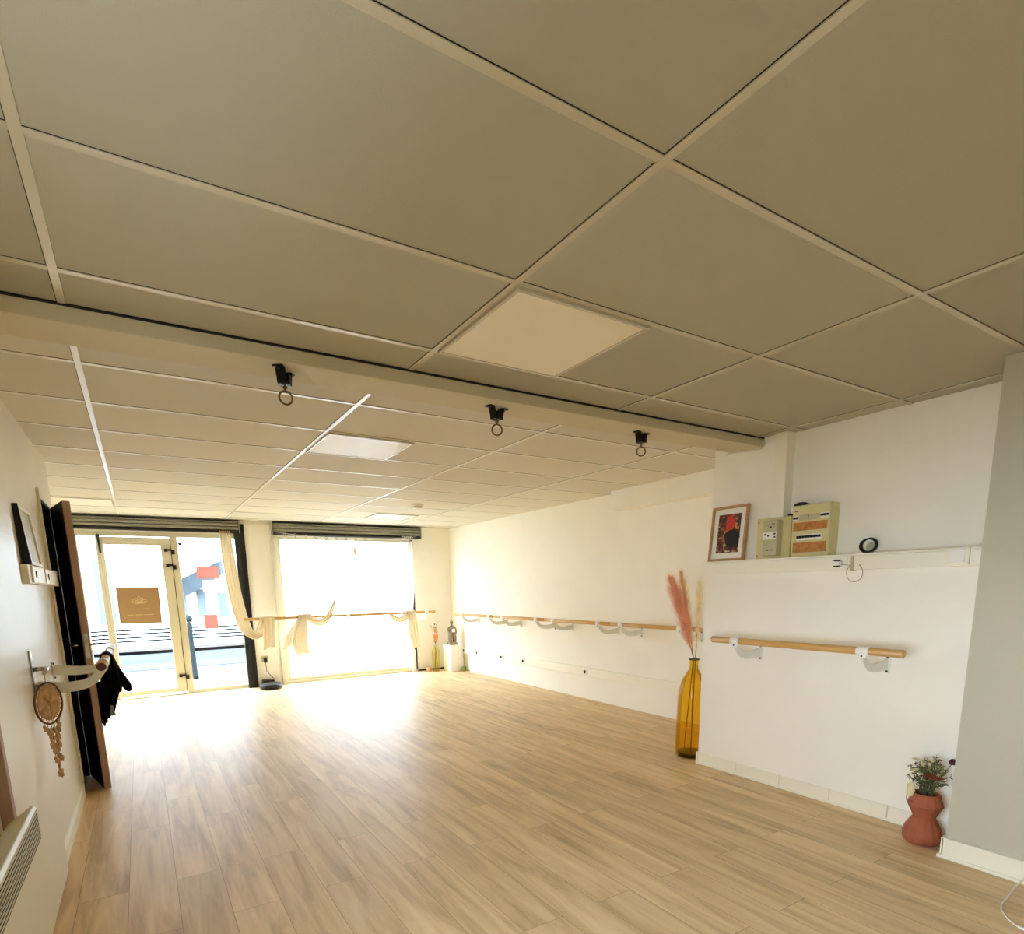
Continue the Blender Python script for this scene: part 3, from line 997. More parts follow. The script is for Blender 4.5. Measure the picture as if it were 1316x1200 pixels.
# ------------------------------------------------------------------ barres
def barre(origin, rz, length, brackets, label, group, reach=0.30):
    """local x along the bar, local y towards the wall, z up; origin at the bar's centre"""
    t = thing('ballet_barre', label, 'ballet barre', origin, rz, group)
    Mx = t.matrix_basis.copy()
    L = lambda p: Mx @ Vector(p)
    h = length / 2
    b = MB()
    b.tube([L((-h, 0, 0)), L((-h + 0.004, 0, 0)), L((h - 0.004, 0, 0)), L((h, 0, 0))], [0.017, 0.0205, 0.0205, 0.017], 20)
    b.build('rail', M['beech'], t)
    for s in brackets:
        top = [(reach - 0.006, -0.062), (reach * 0.75, -0.070), (reach * 0.5, -0.078), (reach * 0.33, -0.075), (reach * 0.2, -0.060), (0.035, -0.036), (0.012, -0.018)]
        bot = [(-0.018, -0.018), (-0.004, -0.045), (reach * 0.08, -0.080), (reach * 0.22, -0.112), (reach * 0.42, -0.126), (reach * 0.62, -0.128), (reach * 0.82, -0.122), (reach - 0.006, -0.118)]
        b = MB()
        b.prism([(s - 0.004, y_, z_) for y_, z_ in top + bot], (0.008, 0, 0), Mx)
        br = b.build('bracket', M['bracket'], t, bevel=0.001)
        MB().box(s - 0.014, s + 0.014, reach - 0.007, reach, -0.145, -0.040, Mx).build('wall_plate', M['bracket'], br, bevel=0.002)
        for z_ in (-0.052, -0.133):
            b = MB()
            b.lathe([(0.006, 0), (0.006, 0.004), (0.003, 0.006)], (0, 0, 0), 10, M=Mx @ Matrix.Translation((s, reach - 0.007, z_)) @ Matrix.Rotation(PI / 2, 4, 'X'), capt=True)
            b.build('screw', M['screw'], br)
        b = MB()
        b.tube([L((s - 0.030, 0, 0)), L((s - 0.0299, 0, 0)), L((s + 0.0299, 0, 0)), L((s + 0.030, 0, 0))], [0.0215, 0.0248, 0.0248, 0.0215], 20)
        b.box(s - 0.02, s + 0.02, -0.014, 0.020, -0.034, -0.018, Mx)
        b.build('collar', M['white'], br)
        MB().lathe([(0.005, 0), (0.005, 0.003)], (0, 0, 0), 10, M=Mx @ Matrix.Translation((s, -0.016, -0.026)) @ Matrix.Rotation(PI / 2, 4, 'X'), capt=True).build('set_screw', M['screw'], br)
    return t
# right wall: wall lies towards +X, so local y (towards wall) = +X  -> rotate by -90 degrees: local x -> -Y
g = 'wooden barres in line on the long right wall'
for yc, a, c, lab in ((7.60, -0.36, 0.43, 'wooden wall barre in the far corner above the pedestal'),
                      (6.37, -0.42, 0.40, 'wooden wall barre second from the far corner'),
                      (5.18, -0.40, 0.41, 'wooden wall barre third from the far corner'),
                      (4.00, 0.0, 0.0, 'wooden wall barre running behind the pampas plumes')):
    if yc == 7.60:
        br_ = (-0.34, 0.49)
    elif yc == 6.37:
        br_ = (-0.38, 0.42)
    elif yc == 5.18:
        br_ = (-0.41, 0.40)
    else:
        br_ = (-0.43, 0.35)
    barre((4.16, yc, 0.948), -PI / 2, 1.168, br_, lab, g)
barre((3.205, 1.960, 0.985), -PI / 2, 1.16, (-0.40, 0.385), 'short wooden barre on the projecting wall below the fuse boxes', None, 0.275)
# window barre: wall towards +Y
barre((2.593, 8.60, 0.982), 0.0, 2.85, (-1.15, 0.0, 1.265), 'long wooden barre across the big window draped with muslin', None, 0.295)
# left wall: wall towards -X -> rotate +90 degrees: local x -> +Y, local y -> -X
lb = barre((-0.190, 3.93, 1.02), PI / 2, 1.25, (-0.46, 0.27), 'wooden barre on the left wall hung with a black garment', None, 0.285)
MB().tube([(-0.190, 3.3045, 1.02), (-0.190, 3.299, 1.02)], 0.0195, 20).build('end_cap', mat('shaded_bar_end', (92, 50, 38), 0.5), lb)  # dark disc paints the shade on the near end of the bar

# ------------------------------------------------------------------ doors on the left
# brown leaf, ajar: hinge at (XL, 5.27), free edge at (-0.345, 4.80)
dl = sroot('door_2', 'narrow dark brown door standing open on the left wall', 'door', (XL + 0.01, 5.27, 0))
ang = math.atan2(-0.36 - (XL + 0.01), -(4.81 - 5.27))
Dm = Matrix.Translation((XL + 0.012, 5.27, 0)) @ Matrix.Rotation(ang, 4, 'Z')
# local -y runs along the leaf, face to -x
MB().box(-0.001, 0.040, -0.482, 0.0, 0.008, 1.955, Dm).build('leaf', M['brown_edge'], dl, bevel=0.002)
MB().box(-0.004, 0.0, -0.480, 0.0, 0.010, 1.953, Dm).build('dark_face', M['brown_face'], dl)
MB().box(0.006, 0.030, -0.485, -0.481, 0.93, 1.10, Dm).build('lock_plate', M['chrome'], dl)
h2 = MB()
h2.tube([Dm @ Vector((-0.002, -0.43, 1.02)), Dm @ Vector((-0.05, -0.43, 1.02)), Dm @ Vector((-0.052, -0.33, 1.02))], 0.008, 10)
h2.tube([Dm @ Vector((0.040, -0.43, 1.02)), Dm @ Vector((0.085, -0.43, 1.02)), Dm @ Vector((0.087, -0.33, 1.02))], 0.008, 10)
h2.build('door_handle', M['chrome'], dl)

d3 = sroot('door_3', 'white flush door with lever handle near the heater', 'door', (XL, 3.40, 0))
MB().box(-0.476, -0.4475, 2.50, 3.43, 0.012, 2.17, None).build('leaf', M['wall_gloss'], d3, bevel=0.003)
ha = MB().box(-0.4475, -0.440, 3.285, 3.325, 0.915, 1.115).build('lock_plate', M['chrome'], d3, bevel=0.003)
b = MB()
b.tube([(-0.441, 3.305, 1.03), (-0.392, 3.305, 1.03)], 0.010, 12)
b.tube([(-0.392, 3.315, 1.03), (-0.390, 3.26, 1.03), (-0.391, 3.19, 1.022)], [0.010, 0.009, 0.008], 12)
b.build('lever', M['chrome'], ha)
MB().tube([(-0.441, 3.305, 0.955), (-0.418, 3.305, 0.955)], 0.006, 10).build('key', M['chrome'], ha)
struct(MB().box(XL, -0.440, 2.450, 2.492, 0.0, 2.2).build('trim_8', M['brown_edge'], bevel=0.003), 'brown vertical door trim above the heater', 'trim')

# ------------------------------------------------------------------ dreamcatcher hanging from the lever
dc = thing('dreamcatcher', 'natural macrame dreamcatcher with beads hanging from the white door handle', 'dreamcatcher', (-0.405, 3.30, 0.87))
u = Vector((0.42, 0.907, 0)).normalized()
nn = u.cross(Vector((0, 0, 1)))
Q = Matrix(((u.x, nn.x, 0, -0.405), (u.y, nn.y, 0, 3.305), (0, 0, 1, 0.872), (0, 0, 0, 1)))
MB().torus((0, 0, 0), 0.094, 0.0045, Q, 40, 8).build('hoop', M['twig'], dc)
b = MB()
rnd = random.Random(3)
for ring in (0.090, 0.072, 0.055, 0.038, 0.022):
    n_ = 14
    for k in range(n_):
        a0 = 2 * PI * k / n_ + ring * 9
        a1 = 2 * PI * (k + 0.5) / n_ + ring * 9
        a2 = 2 * PI * (k + 1) / n_ + ring * 9
        r2 = ring - 0.018
        P3 = [Q @ Vector((r_ * math.cos(a), 0, r_ * math.sin(a))) for r_, a in ((ring, a0), (r2, a1), (ring, a2))]
        b.tube(P3, 0.0022, 5)
b.build('web', M['dream'], dc)
# solid crochet disc at its middle
b = MB()
b.grid(lambda i, j: Q @ Vector(((0.012 + 0.066 * i) * math.cos(2 * PI * j), 0.0015 * math.sin(30 * j), (0.012 + 0.066 * i) * math.sin(2 * PI * j))), 3, 32)
solid(b.build('crochet_disc', M['dream'], dc), 0.002)
b = MB()
b.tube([Q @ Vector((0, 0, 0.094)), (-0.400, 3.27, 1.0), (-0.391, 3.25, 1.028)], 0.0018, 6)
b.build('hanging_cord', M['dream'], dc)
def shell(bm2, c, s):
    bm2.ball(c, s, sc=(0.8, 0.8, 1.4), n=8)
for k, (uu, ln, nb) in enumerate(((-0.065, 0.10, 3), (-0.035, 0.17, 5), (-0.008, 0.235, 7), (0.015, 0.25, 8), (0.038, 0.17, 5), (0.062, 0.11, 4))):
    b = MB()
    z0 = -math.sqrt(max(0.0, 0.094 ** 2 - uu ** 2))
    b.tube([Q @ Vector((uu, 0, z0)), Q @ Vector((uu * 0.6, 0.004, z0 - ln * 0.5)), Q @ Vector((uu * 0.35, 0, z0 - ln))], 0.0016, 5)
    for j in range(nb):
        f = (j + 1) / nb
        c = Q @ Vector((uu * (1 - 0.65 * f) + rnd.uniform(-0.006, 0.006), rnd.uniform(-0.006, 0.006), z0 - ln * f))
        shell(b, c, 0.0065 + 0.004 * rnd.random())
        if j % 2 == 0:
            b.quad(c, c + Vector((0.012, 0.010, -0.006)), c + Vector((0.010, 0.004, -0.028)), c + Vector((-0.006, 0, -0.018)))
    b.build('bead_strand', M['dream'], dc)

# ------------------------------------------------------------------ convector heater
ht = thing('convector_heater', 'white electric convector heater low on the left wall', 'heater', (-0.42, 1.85, 0.2))
hx0, hx1, hy0, hy1 = -0.455, -0.372, 1.15, 2.405
b = MB()
b.prism([(hx0, hy0, 0.215), (hx1, hy0, 0.235), (hx1, hy0, 0.655), (hx1 - 0.008, hy0, 0.668), (hx0, hy0, 0.612)], (0, hy1 - hy0, 0))
b.build('casing', M['heater'], ht, bevel=0.004)
b = MB()
for k in range(8):
    z = 0.552 + 0.0125 * k
    b.box(hx1 - 0.001, hx1 + 0.0012, hy0 + 0.03, hy1 - 0.015, z, z + 0.0075)
b.build('grille_slot', M['slot'], ht)
b = MB()
for k in range(8):
    z = 0.5600 + 0.0125 * k
    b.prism([(hx1, hy0 + 0.03, z), (hx1 + 0.003, hy0 + 0.03, z), (hx1 + 0.003, hy0 + 0.03, z + 0.0035), (hx1, hy0 + 0.03, z + 0.0045)], (0, hy1 - hy0 - 0.045, 0))
b.build('grille_louvre', M['heater'], ht)
b = MB()
b.box(-0.474, -0.440, 2.10, 2.34, 0.55, 0.606)
b.build('wall_bracket', M['greige'], ht, bevel=0.003)

# ------------------------------------------------------------------ black garment on the left barre
def drape(fn, nu, nv, name, m, parent, th=0.004):
    o = MB().grid(fn, nu, nv).build(name, m, parent, recalc=False)
    solid(o, th)
    return o
gm = thing('hanging_garment', 'black garment hung over the left wall barre with a grey lining showing', 'garment', (-0.19, 3.8, 1.03))
gc = Vector((-0.188, 3.78, 1.02))
def gbody(i, j):
    # one cloth bunched over the bar: i runs round it, j down; longest on the wall side
    a = 2 * PI * i
    ca, sa = math.cos(a), math.sin(a)
    ln = 0.235 - 0.105 * ca + 0.030 * math.sin(3 * a + 0.6) + 0.018 * math.sin(7 * a)
    if j < 0.14:
        f = j / 0.14
        return (gc.x + 0.031 * math.sin(f * PI / 2) * ca, gc.y + (0.045 + 0.020 * f) * sa, gc.z + 0.031 * math.cos(f * PI / 2))
    f = (j - 0.14) / 0.86
    fold = 1 + 0.20 * math.sin(5 * a + 1.5 * f) * f
    rx = (0.031 + (0.048 if ca > 0 else 0.026) * f ** 0.9) * fold
    ry = (0.065 + 0.020 * f) * fold
    return (gc.x + rx * ca, gc.y + ry * sa, gc.z - (ln + 0.02) * f)
drape(gbody, 56, 22, 'body_fold', M['cloth_black'], gm, 0.003)
def sleeve(i, j):
    a = 2 * PI * i
    r = 0.024 - 0.006 * j
    return (gc.x - 0.040 - 0.006 * j + r * 0.7 * math.cos(a), gc.y - 0.07 + 0.02 * j + r * math.sin(a) * 1.2, gc.z - 0.12 - 0.225 * j)
drape(sleeve, 12, 10, 'sleeve', M['cloth_black'], gm)
drape(lambda i, j: (gc.x - 0.012 + 0.022 * i + 0.004 * math.sin(7 * j), gc.y - 0.09 + 0.01 * i, gc.z - 0.250 - 0.055 * j), 4, 6, 'grey_lining', M['grey_cloth'], gm)

# ------------------------------------------------------------------ muslin swags on the window barre
def ribbon(name, m, parent, path, widths, side, folds=3, amp=0.012, nu=16, sub=7, th=0.0015, rag=0.0):
    """cloth band following a path (Catmull-Rom), folds across its width"""
    P = [Vector(p) for p in path]
    auto = side == 'auto'
    if auto:
        side = (1, 0, 0)
    pts, wd, sd = [], [], []
    sides = [Vector(s).normalized() for s in side] if isinstance(side[0], (tuple, list)) else [Vector(side).normalized()] * len(P)
    for k in range(len(P) - 1):
        p0, p1, p2, p3 = P[max(k - 1, 0)], P[k], P[k + 1], P[min(k + 2, len(P) - 1)]
        for s in range(sub):
            t = s / sub
            pts.append(0.5 * ((2 * p1) + (-p0 + p2) * t + (2 * p0 - 5 * p1 + 4 * p2 - p3) * t * t + (-p0 + 3 * p1 - 3 * p2 + p3) * t ** 3))
            wd.append(widths[k] * (1 - t) + widths[k + 1] * t)
            sd.append(sides[k].lerp(sides[k + 1], t).normalized())
    pts.append(P[-1]); wd.append(widths[-1]); sd.append(sides[-1])
    n = len(pts) - 1
    if auto:      # width lies across the path, in the plane of the window
        sd = [(pts[min(k + 1, n)] - pts[max(k - 1, 0)]).normalized().cross(Vector((0, 1, 0))).normalized() for k in range(n + 1)]
    b = MB()
    rows = []
    for j, p in enumerate(pts):
        T = (pts[min(j + 1, n)] - pts[max(j - 1, 0)]).normalized()
        N = T.cross(sd[j])
        N = N.normalized() if N.length > 1e-6 else Vector((0, -1, 0))
        row = []
        for i in range(nu + 1):
            q = i / nu
            e = 1.0
            off = amp * math.sin(2 * PI * folds * q + 0.8 * math.sin(j * 0.15)) * (0.55 + 0.45 * math.sin(0.35 * j + 4 * q))
            v = p + sd[j] * (q - 0.5) * wd[j] + N * off
            if j == n and rag:
                v = v + T * rag * math.sin(5 * q + 1)
            row.append(b.b.verts.new(v))
        rows.append(row)
    for a, c in zip(rows, rows[1:]):
        for i in range(nu):
            f = b.b.faces.new((a[i], a[i + 1], c[i + 1], c[i]))
            f.smooth = True
    o = b.build(name, m, parent, recalc=False)
    solid(o, th)
    return o
X_ = (1, 0, 0)
c1 = thing('muslin_curtain', 'cream muslin curtain falling beside the entrance glass and looped over the barre end', 'curtain', (1.25, 8.7, 1.0))
ribbon('hanging_length', M['muslin'], c1,
       [(1.060, 8.76, 2.125), (1.062, 8.75, 1.95), (1.085, 8.74, 1.55), (1.125, 8.72, 1.15), (1.185, 8.69, 0.88), (1.285, 8.67, 0.755), (1.365, 8.65, 0.80), (1.42, 8.60, 0.93), (1.455, 8.575, 1.008)],
       [0.13, 0.15, 0.16, 0.17, 0.16, 0.11, 0.13, 0.15, 0.17],
       [X_, X_, X_, (1, 0, 0.10), (1, 0, 0.5), (0.15, 0.4, 1), (-0.8, 0, 0.6), (-1, 0, 0.2), (-1, 0, 0)], folds=4, amp=0.016, nu=26)
ribbon('barre_wrap', M['muslin'], c1, [(1.455, 8.572, 0.96), (1.455, 8.572, 0.995), (1.46, 8.585, 1.010), (1.46, 8.615, 1.010), (1.462, 8.628, 0.99), (1.465, 8.630, 0.93)], [0.19] * 6, X_, folds=4, amp=0.004, nu=22, sub=3)
ribbon('tail', M['muslin'], c1, [(1.47, 8.60, 1.012), (1.475, 8.568, 0.985), (1.475, 8.565, 0.88), (1.46, 8.57, 0.72), (1.45, 8.57, 0.575)], [0.13, 0.14, 0.15, 0.16, 0.17], X_, folds=3, amp=0.013, nu=20, rag=0.02)
b = MB()
for k in range(6):
    b.torus((0, 0, 0), 0.019, 0.003, Matrix.Translation((1.002 + 0.023 * k, 8.765, 2.145)) @ Matrix.Rotation(PI / 2 - 0.3, 4, 'Z'), 18, 6)
b.build('curtain_ring', M['beech'], c1)

c2 = thing('muslin_curtain', 'sheer white voile hooked along the string and gathered left on the barre', 'curtain', (2.0, 8.7, 1.0))
def sheerL(i, j):
    x0 = 1.80 + 1.15 * i
    zt = 2.10 - 0.13 * math.sin(PI * 0.5 * min(1, i * 1.1)) - 0.022 * abs(math.sin(PI * i * 7))
    kx, kz = 1.93 + 0.09 * i, 1.01
    t = j
    s = t ** (0.75 + 1.6 * i)
    x = x0 + (kx - x0) * s
    zz = zt + (kz - zt) * t - 0.10 * i * math.sin(PI * t) * t
    y = 8.735 - 0.135 * t + 0.018 * math.sin(2 * PI * 7 * i) * (1 - 0.3 * t)
    return (x, y, zz)
drape(sheerL, 60, 30, 'sheer_panel', M['voile'], c2, 0.001)
ribbon('swag', M['muslin'], c2, [(2.42, 8.60, 1.22), (2.36, 8.585, 1.08), (2.27, 8.57, 0.95), (2.17, 8.56, 0.90), (2.07, 8.56, 0.93), (2.00, 8.57, 1.00)], [0.03, 0.06, 0.09, 0.11, 0.11, 0.09],
       'auto', folds=3, amp=0.012, nu=22)
ribbon('knot', M['muslin'], c2, [(1.975, 8.575, 0.93), (1.97, 8.568, 0.99), (1.965, 8.585, 1.022), (1.965, 8.615, 1.018), (1.965, 8.635, 0.98), (1.965, 8.63, 0.93)], [0.16, 0.19, 0.20, 0.20, 0.19, 0.16], X_, folds=3, amp=0.009, nu=24, sub=4)
ribbon('tail', M['muslin'], c2, [(1.95, 8.57, 1.01), (1.915, 8.555, 0.93), (1.88, 8.555, 0.75), (1.87, 8.56, 0.60), (1.90, 8.565, 0.455)], [0.10, 0.14, 0.19, 0.22, 0.20], [X_, X_, (1, 0, -0.1), (1, 0, -0.15), (1, 0, -0.2)], folds=3, amp=0.014, nu=22, rag=0.02)
ribbon('tail', M['muslin'], c2, [(1.93, 8.60, 1.0), (1.86, 8.60, 0.90), (1.775, 8.61, 0.73), (1.725, 8.615, 0.56)], [0.08, 0.11, 0.14, 0.16], X_, folds=2, amp=0.012, nu=16, rag=0.02)

c3 = thing('muslin_curtain', 'sheer white voile bunched at the right of the window and tied over the barre', 'curtain', (3.6, 8.7, 1.0))
ribbon('hanging_length', M['voile'], c3, [(3.645, 8.735, 2.09), (3.64, 8.73, 1.8), (3.62, 8.71, 1.4), (3.60, 8.68, 1.15), (3.58, 8.61, 1.015)], [0.16, 0.20, 0.22, 0.18, 0.12], X_, folds=5, amp=0.015, nu=30)
ribbon('swag', M['muslin'], c3, [(3.20, 8.60, 1.06), (3.25, 8.58, 0.965), (3.33, 8.565, 0.90), (3.42, 8.56, 0.885), (3.50, 8.565, 0.93), (3.545, 8.575, 1.0)], [0.02, 0.05, 0.08, 0.09, 0.10, 0.09],
       'auto', folds=3, amp=0.011, nu=20)
ribbon('barre_wrap', M['muslin'], c3, [(3.575, 8.57, 0.93), (3.575, 8.566, 0.99), (3.575, 8.585, 1.016), (3.575, 8.615, 1.014), (3.575, 8.632, 0.98), (3.575, 8.63, 0.93)], [0.14, 0.15, 0.16, 0.16, 0.15, 0.14], X_, folds=3, amp=0.006, nu=20, sub=4)
ribbon('tail', M['muslin'], c3, [(3.59, 8.565, 1.0), (3.59, 8.555, 0.9), (3.61, 8.56, 0.7), (3.635, 8.565, 0.52), (3.645, 8.57, 0.425)], [0.13, 0.15, 0.16, 0.155, 0.15], X_, folds=3, amp=0.014, nu=22, rag=0.01)
st = thing('curtain_string', 'thin sagging string with clips under the shutter box of the big window', 'curtain string', (2.75, 8.8, 2.1))
sp_ = [(1.80 + 1.95 * k / 24, 8.738, 2.150 - 0.055 * math.sin(PI * k / 24)) for k in range(25)]
MB().tube([(1.70, 8.745, 2.165)] + sp_ + [(3.80, 8.745, 2.165)], 0.0022, 6).build('string', M['white'], st)
for k in range(9):
    x = 1.815 + 0.145 * k
    z = 2.150 - 0.055 * math.sin(PI * (x - 1.8) / 1.95)
    b = MB()
    b.torus((x, 8.738, z), 0.016, 0.0025, None, 16, 6)
    b.box(x - 0.004, x + 0.004, 8.734, 8.742, z - 0.045, z - 0.014)
    b.build('clip', M['beech'] if k < 3 else M['steel'], st)
for k in range(5):
    x = 3.585 + 0.035 * k
    MB().torus((x, 8.738, 2.142), 0.018, 0.003, Matrix.Identity(4), 16, 6).build('clip', M['white'], st)
# small paper hanging in the window
hm = thing('hanging_ornament', 'tiny pink and cream ornament hanging at the top of the big window', 'ornament', (2.80, 8.72, 1.9))
MB().tube([(2.80, 8.79, 2.095), (2.80, 8.72, 1.985)], 0.001, 4).build('thread', M['white'], hm)
b = MB()
b.lathe([(0.004, 0.065), (0.020, 0.03), (0.030, -0.01), (0.018, -0.045), (0.003, -0.06)], (2.80, 8.72, 1.925), 8, smooth=False)
b.quad((2.79, 8.715, 1.88), (2.76, 8.71, 1.84), (2.75, 8.71, 1.80), (2.79, 8.715, 1.83))
b.build('paper_drop', mat('pale_coral_card', (246, 206, 184), 0.8), hm)

# ------------------------------------------------------------------ signs on the entrance glass
po = thing('window_poster', 'ochre poster with a pale lotus line drawing on the entrance door', 'poster', (-0.015, YW, 1.2))
yp = YW + 0.028
MB().prism([(-0.247, yp - 0.002, 1.440), (0.222, yp - 0.002, 1.442), (0.214, yp - 0.002, 0.974), (-0.249, yp - 0.002, 0.976)], (0, 0.002, 0)).build('sheet', M['ochre'], po)
b = MB()
cx, cz = -0.012, 1.235
yl = yp - 0.004
def petal(a, L_, wd_):
    ca, sa = math.cos(a), math.sin(a)
    for sgn in (-1, 1):
        pts_ = []
        for k in range(9):
            t = k / 8
            x = sgn * wd_ * math.sin(PI * t)
            z = L_ * t
            pts_.append((cx + x * ca + z * sa, yl, cz + z * ca - x * sa))
        b.tube(pts_, 0.0025, 5)
petal(0, 0.092, 0.020)
for a in (0.55, -0.55):
    petal(a, 0.085, 0.018)
for a in (1.05, -1.05):
    petal(a, 0.092, 0.017)
for a in (1.38, -1.38):
    petal(a, 0.100, 0.010)
b.build('lotus_drawing', M['poster_ink'], po)
b = MB()
for k in range(22):
    if k in (6, 13):
        continue
    b.box(cx - 0.11 + 0.010 * k, cx - 0.11 + 0.010 * k + 0.006, yl, yl + 0.002, 1.160, 1.167)
for k in range(34):
    if k in (8, 20):
        continue
    b.box(cx - 0.145 + 0.0085 * k, cx - 0.145 + 0.0085 * k + 0.0055, yl, yl + 0.002, 1.083, 1.092)
b.build('text_lines', M['poster_ink'], po)
def sheet(x0, x1, z0, z1, m, lab):
    o = MB().box(x0, x1, yp - 0.002, yp + 0.004, z0, z1).build('window_notice', m)
    return tag(o, lab, 'notice', 'paper notices taped to the pane beside the door')
sheet(0.680, 0.955, 1.540, 1.705, M['pink_paper'], 'wide coral paper notice, the upper one on the side pane')
sheet(0.735, 0.890, 1.370, 1.520, M['pale_paper'], 'pale faint notice just below the wide coral one')
sheet(0.712, 0.878, 0.862, 1.057, M['pink_paper'], 'square coral notice, the lower one on the side pane')
b = MB().torus((0.955, yp, 0.264), 0.030, 0.006, None, 28, 8)
tag(b.build('round_sticker', M['greige']), 'small round ring sticker low on the side pane', 'sticker')
o = MB().box(0.505, 0.545, yp - 0.008, yp, 1.975, 2.005, None).build('window_sensor', M['slot'])
tag(o, 'tiny dark contact sensor at the top corner of the side pane', 'sensor')

# ------------------------------------------------------------------ pier socket, robot vacuum, cord
ps = thing('wall_socket', 'grey rimmed socket with a black plug on the pier above the robot vacuum', 'wall socket', (1.43, YW, 0.40))
MB().box(1.385, 1.475, YW - 0.010, YW, 0.355, 0.440).build('plate', M['greige'], ps, bevel=0.002)
MB().box(1.412, 1.452, YW - 0.045, YW - 0.010, 0.345, 0.415).build('plug', M['black'], ps, bevel=0.004)
MB().tube([(1.43, YW - 0.03, 0.35), (1.435, YW - 0.04, 0.22), (1.50, YW - 0.05, 0.13), (1.53, YW - 0.08, 0.09), (1.50, YW - 0.12, 0.05)], 0.004, 8).build('cord', M['black'], ps)
rb = thing('robot_vacuum', 'dark grey round robot vacuum docked at the foot of the pier', 'robot vacuum', (1.44, 8.60, 0))
MB().lathe([(0.135, 0.008), (0.150, 0.015), (0.150, 0.060), (0.142, 0.070)], (1.435, 8.60, 0), 40, capt=True).build('body', M['black'], rb)
MB().lathe([(0.138, 0.070), (0.132, 0.078)], (1.435, 8.60, 0), 40, capt=True).build('top_shell', M['robot'], rb)
MB().lathe([(0.038, 0.078), (0.034, 0.094)], (1.435, 8.62, 0), 24, capt=True).build('sensor_turret', M['black'], rb)
MB().box(1.36, 1.51, 8.755, YW - 0.002, 0, 0.10).build('dock', M['black'], rb, bevel=0.008)

# ------------------------------------------------------------------ far corner group
def bottle_profile(R, H, neck, sh):
    return [(R * 0.92, 0), (R, 0.02), (R, H * 0.28), (R, H * sh), (R * 0.93, H * (sh + 0.08)), (R * 0.72, H * (sh + 0.16)), (R * 0.45, H * (sh + 0.225)), (neck * 1.08, H * (sh + 0.27)), (neck, H * 0.93), (neck, H * 0.985), (neck * 1.15, H)]
gv = thing('glass_bottle_vase', 'olive glass bottle vase standing beside the white pedestal', 'vase', (4.035, 8.68, 0))
MB().lathe([(0.060, 0), (0.064, 0.02), (0.064, 0.29), (0.058, 0.34), (0.036, 0.385), (0.022, 0.405), (0.021, 0.43)], (4.035, 8.68, 0.001), 28).build('bottle', M['olive'], gv)
df = thing('dried_flowers', 'orange dried flower stems in the olive bottle', 'dried flowers', (4.035, 8.68, 0.1))
rnd = random.Random(11)
for k in range(13):
    b = MB()
    a = rnd.uniform(0, 2 * PI)
    sp = rnd.uniform(0.02, 0.085)
    ht_ = rnd.uniform(0.50, 0.72) if k > 2 else 0.76
    p0 = Vector((4.035, 8.68, 0.06)) + Vector((math.cos(a + 2), math.sin(a + 2), 0)) * 0.025
    pm = Vector((4.035, 8.68, 0.43))
    p1 = Vector((4.035 + sp * math.cos(a), 8.68 + sp * math.sin(a), ht_))
    b.tube([p0, pm, pm.lerp(p1, 0.5) + Vector((0, 0, 0.01)), p1], 0.0016, 5)
    for j in range(7):
        c = pm.lerp(p1, 0.35 + 0.65 * j / 6) + Vector((rnd.uniform(-1, 1), rnd.uniform(-1, 1), rnd.uniform(-1, 1))) * 0.014
        if k > 2 or j > 4:
            b.mi = 1
            b.ball(c, rnd.uniform(0.006, 0.013), n=6)
            b.mi = 0
    b.build('flower_stem', [M['twig'], M['orange_dry'] if k > 2 else M['twig']], df)
pd = MB().box(4.190, 4.420, 8.440, 8.705, 0.0, 0.430).build('pedestal', M['white'], bevel=0.004)
tag(pd, 'white square pedestal in the far corner under the statue', 'pedestal')
# seated monk statue: one continuous body
sx, sy, sz = 4.285, 8.56, 0.430
b = MB()
b.ball((sx, sy, sz + 0.365), 0.030, sc=(0.92, 1.0, 1.15), n=16)       # head
b.ball((sx, sy, sz + 0.400), 0.013, n=10)                             # top knot
b.ball((sx - 0.002, sy - 0.026, sz + 0.362), 0.007, n=8)              # nose
for s in (-1, 1):
    b.ball((sx + s * 0.028, sy, sz + 0.358), 0.008, sc=(0.5, 0.8, 1.7), n=8)
b.lathe([(0.018, 0.300), (0.016, 0.345)], (sx, sy, sz), 14, capt=True)
b.ball((sx, sy, sz + 0.265), 0.048, sc=(1.15, 0.8, 1.15), n=16)
b.ball((sx, sy - 0.004, sz + 0.205), 0.052, sc=(1.0, 0.85, 1.1), n=16)
for s in (-1, 1):
    b.tube([(sx + s * 0.048, sy, sz + 0.290), (sx + s * 0.068, sy - 0.005, sz + 0.235), (sx + s * 0.055, sy - 0.035, sz + 0.190), (sx + s * 0.018, sy - 0.060, sz + 0.205)], [0.020, 0.019, 0.017, 0.013], 10)
    b.tube([(sx + s * 0.025, sy, sz + 0.190), (sx + s * 0.040, sy - 0.010, sz + 0.110), (sx + s * 0.038, sy - 0.012, sz + 0.040)], [0.040, 0.034, 0.030], 12)
    b.ball((sx + s * 0.036, sy - 0.035, sz + 0.042), 0.020, sc=(0.8, 1.6, 0.6), n=10)
b.box(sx - 0.066, sx + 0.066, sy - 0.062, sy + 0.052, sz + 0.001, sz + 0.042)
sto = b.build('monk_statue', M['stone'])
rm = sto.modifiers.new('merge', 'REMESH')
rm.mode = 'VOXEL'
rm.voxel_size = 0.004
rm.use_smooth_shade = True
tag(sto, 'grey stone monk statue holding a small white tealight on the pedestal', 'statue')
tag(MB().box(sx - 0.026, sx + 0.020, sy - 0.084, sy - 0.056, sz + 0.212, sz + 0.262).build('tealight_holder', M['white'], bevel=0.004), 'small white tealight block held by the statue', 'candle')
ch = thing('candle_holder', 'pink glass candle holder on the floor by the olive bottle', 'candle holder', (3.93, 8.74, 0))
MB().lathe([(0.038, 0), (0.043, 0.01), (0.040, 0.065)], (3.935, 8.74, 0.001), 20).build('glass_cup', M['pink_glass'], ch)
MB().lathe([(0.033, 0.01), (0.033, 0.045)], (3.935, 8.74, 0.001), 16, capt=True).build('wax', M['paper'], ch)
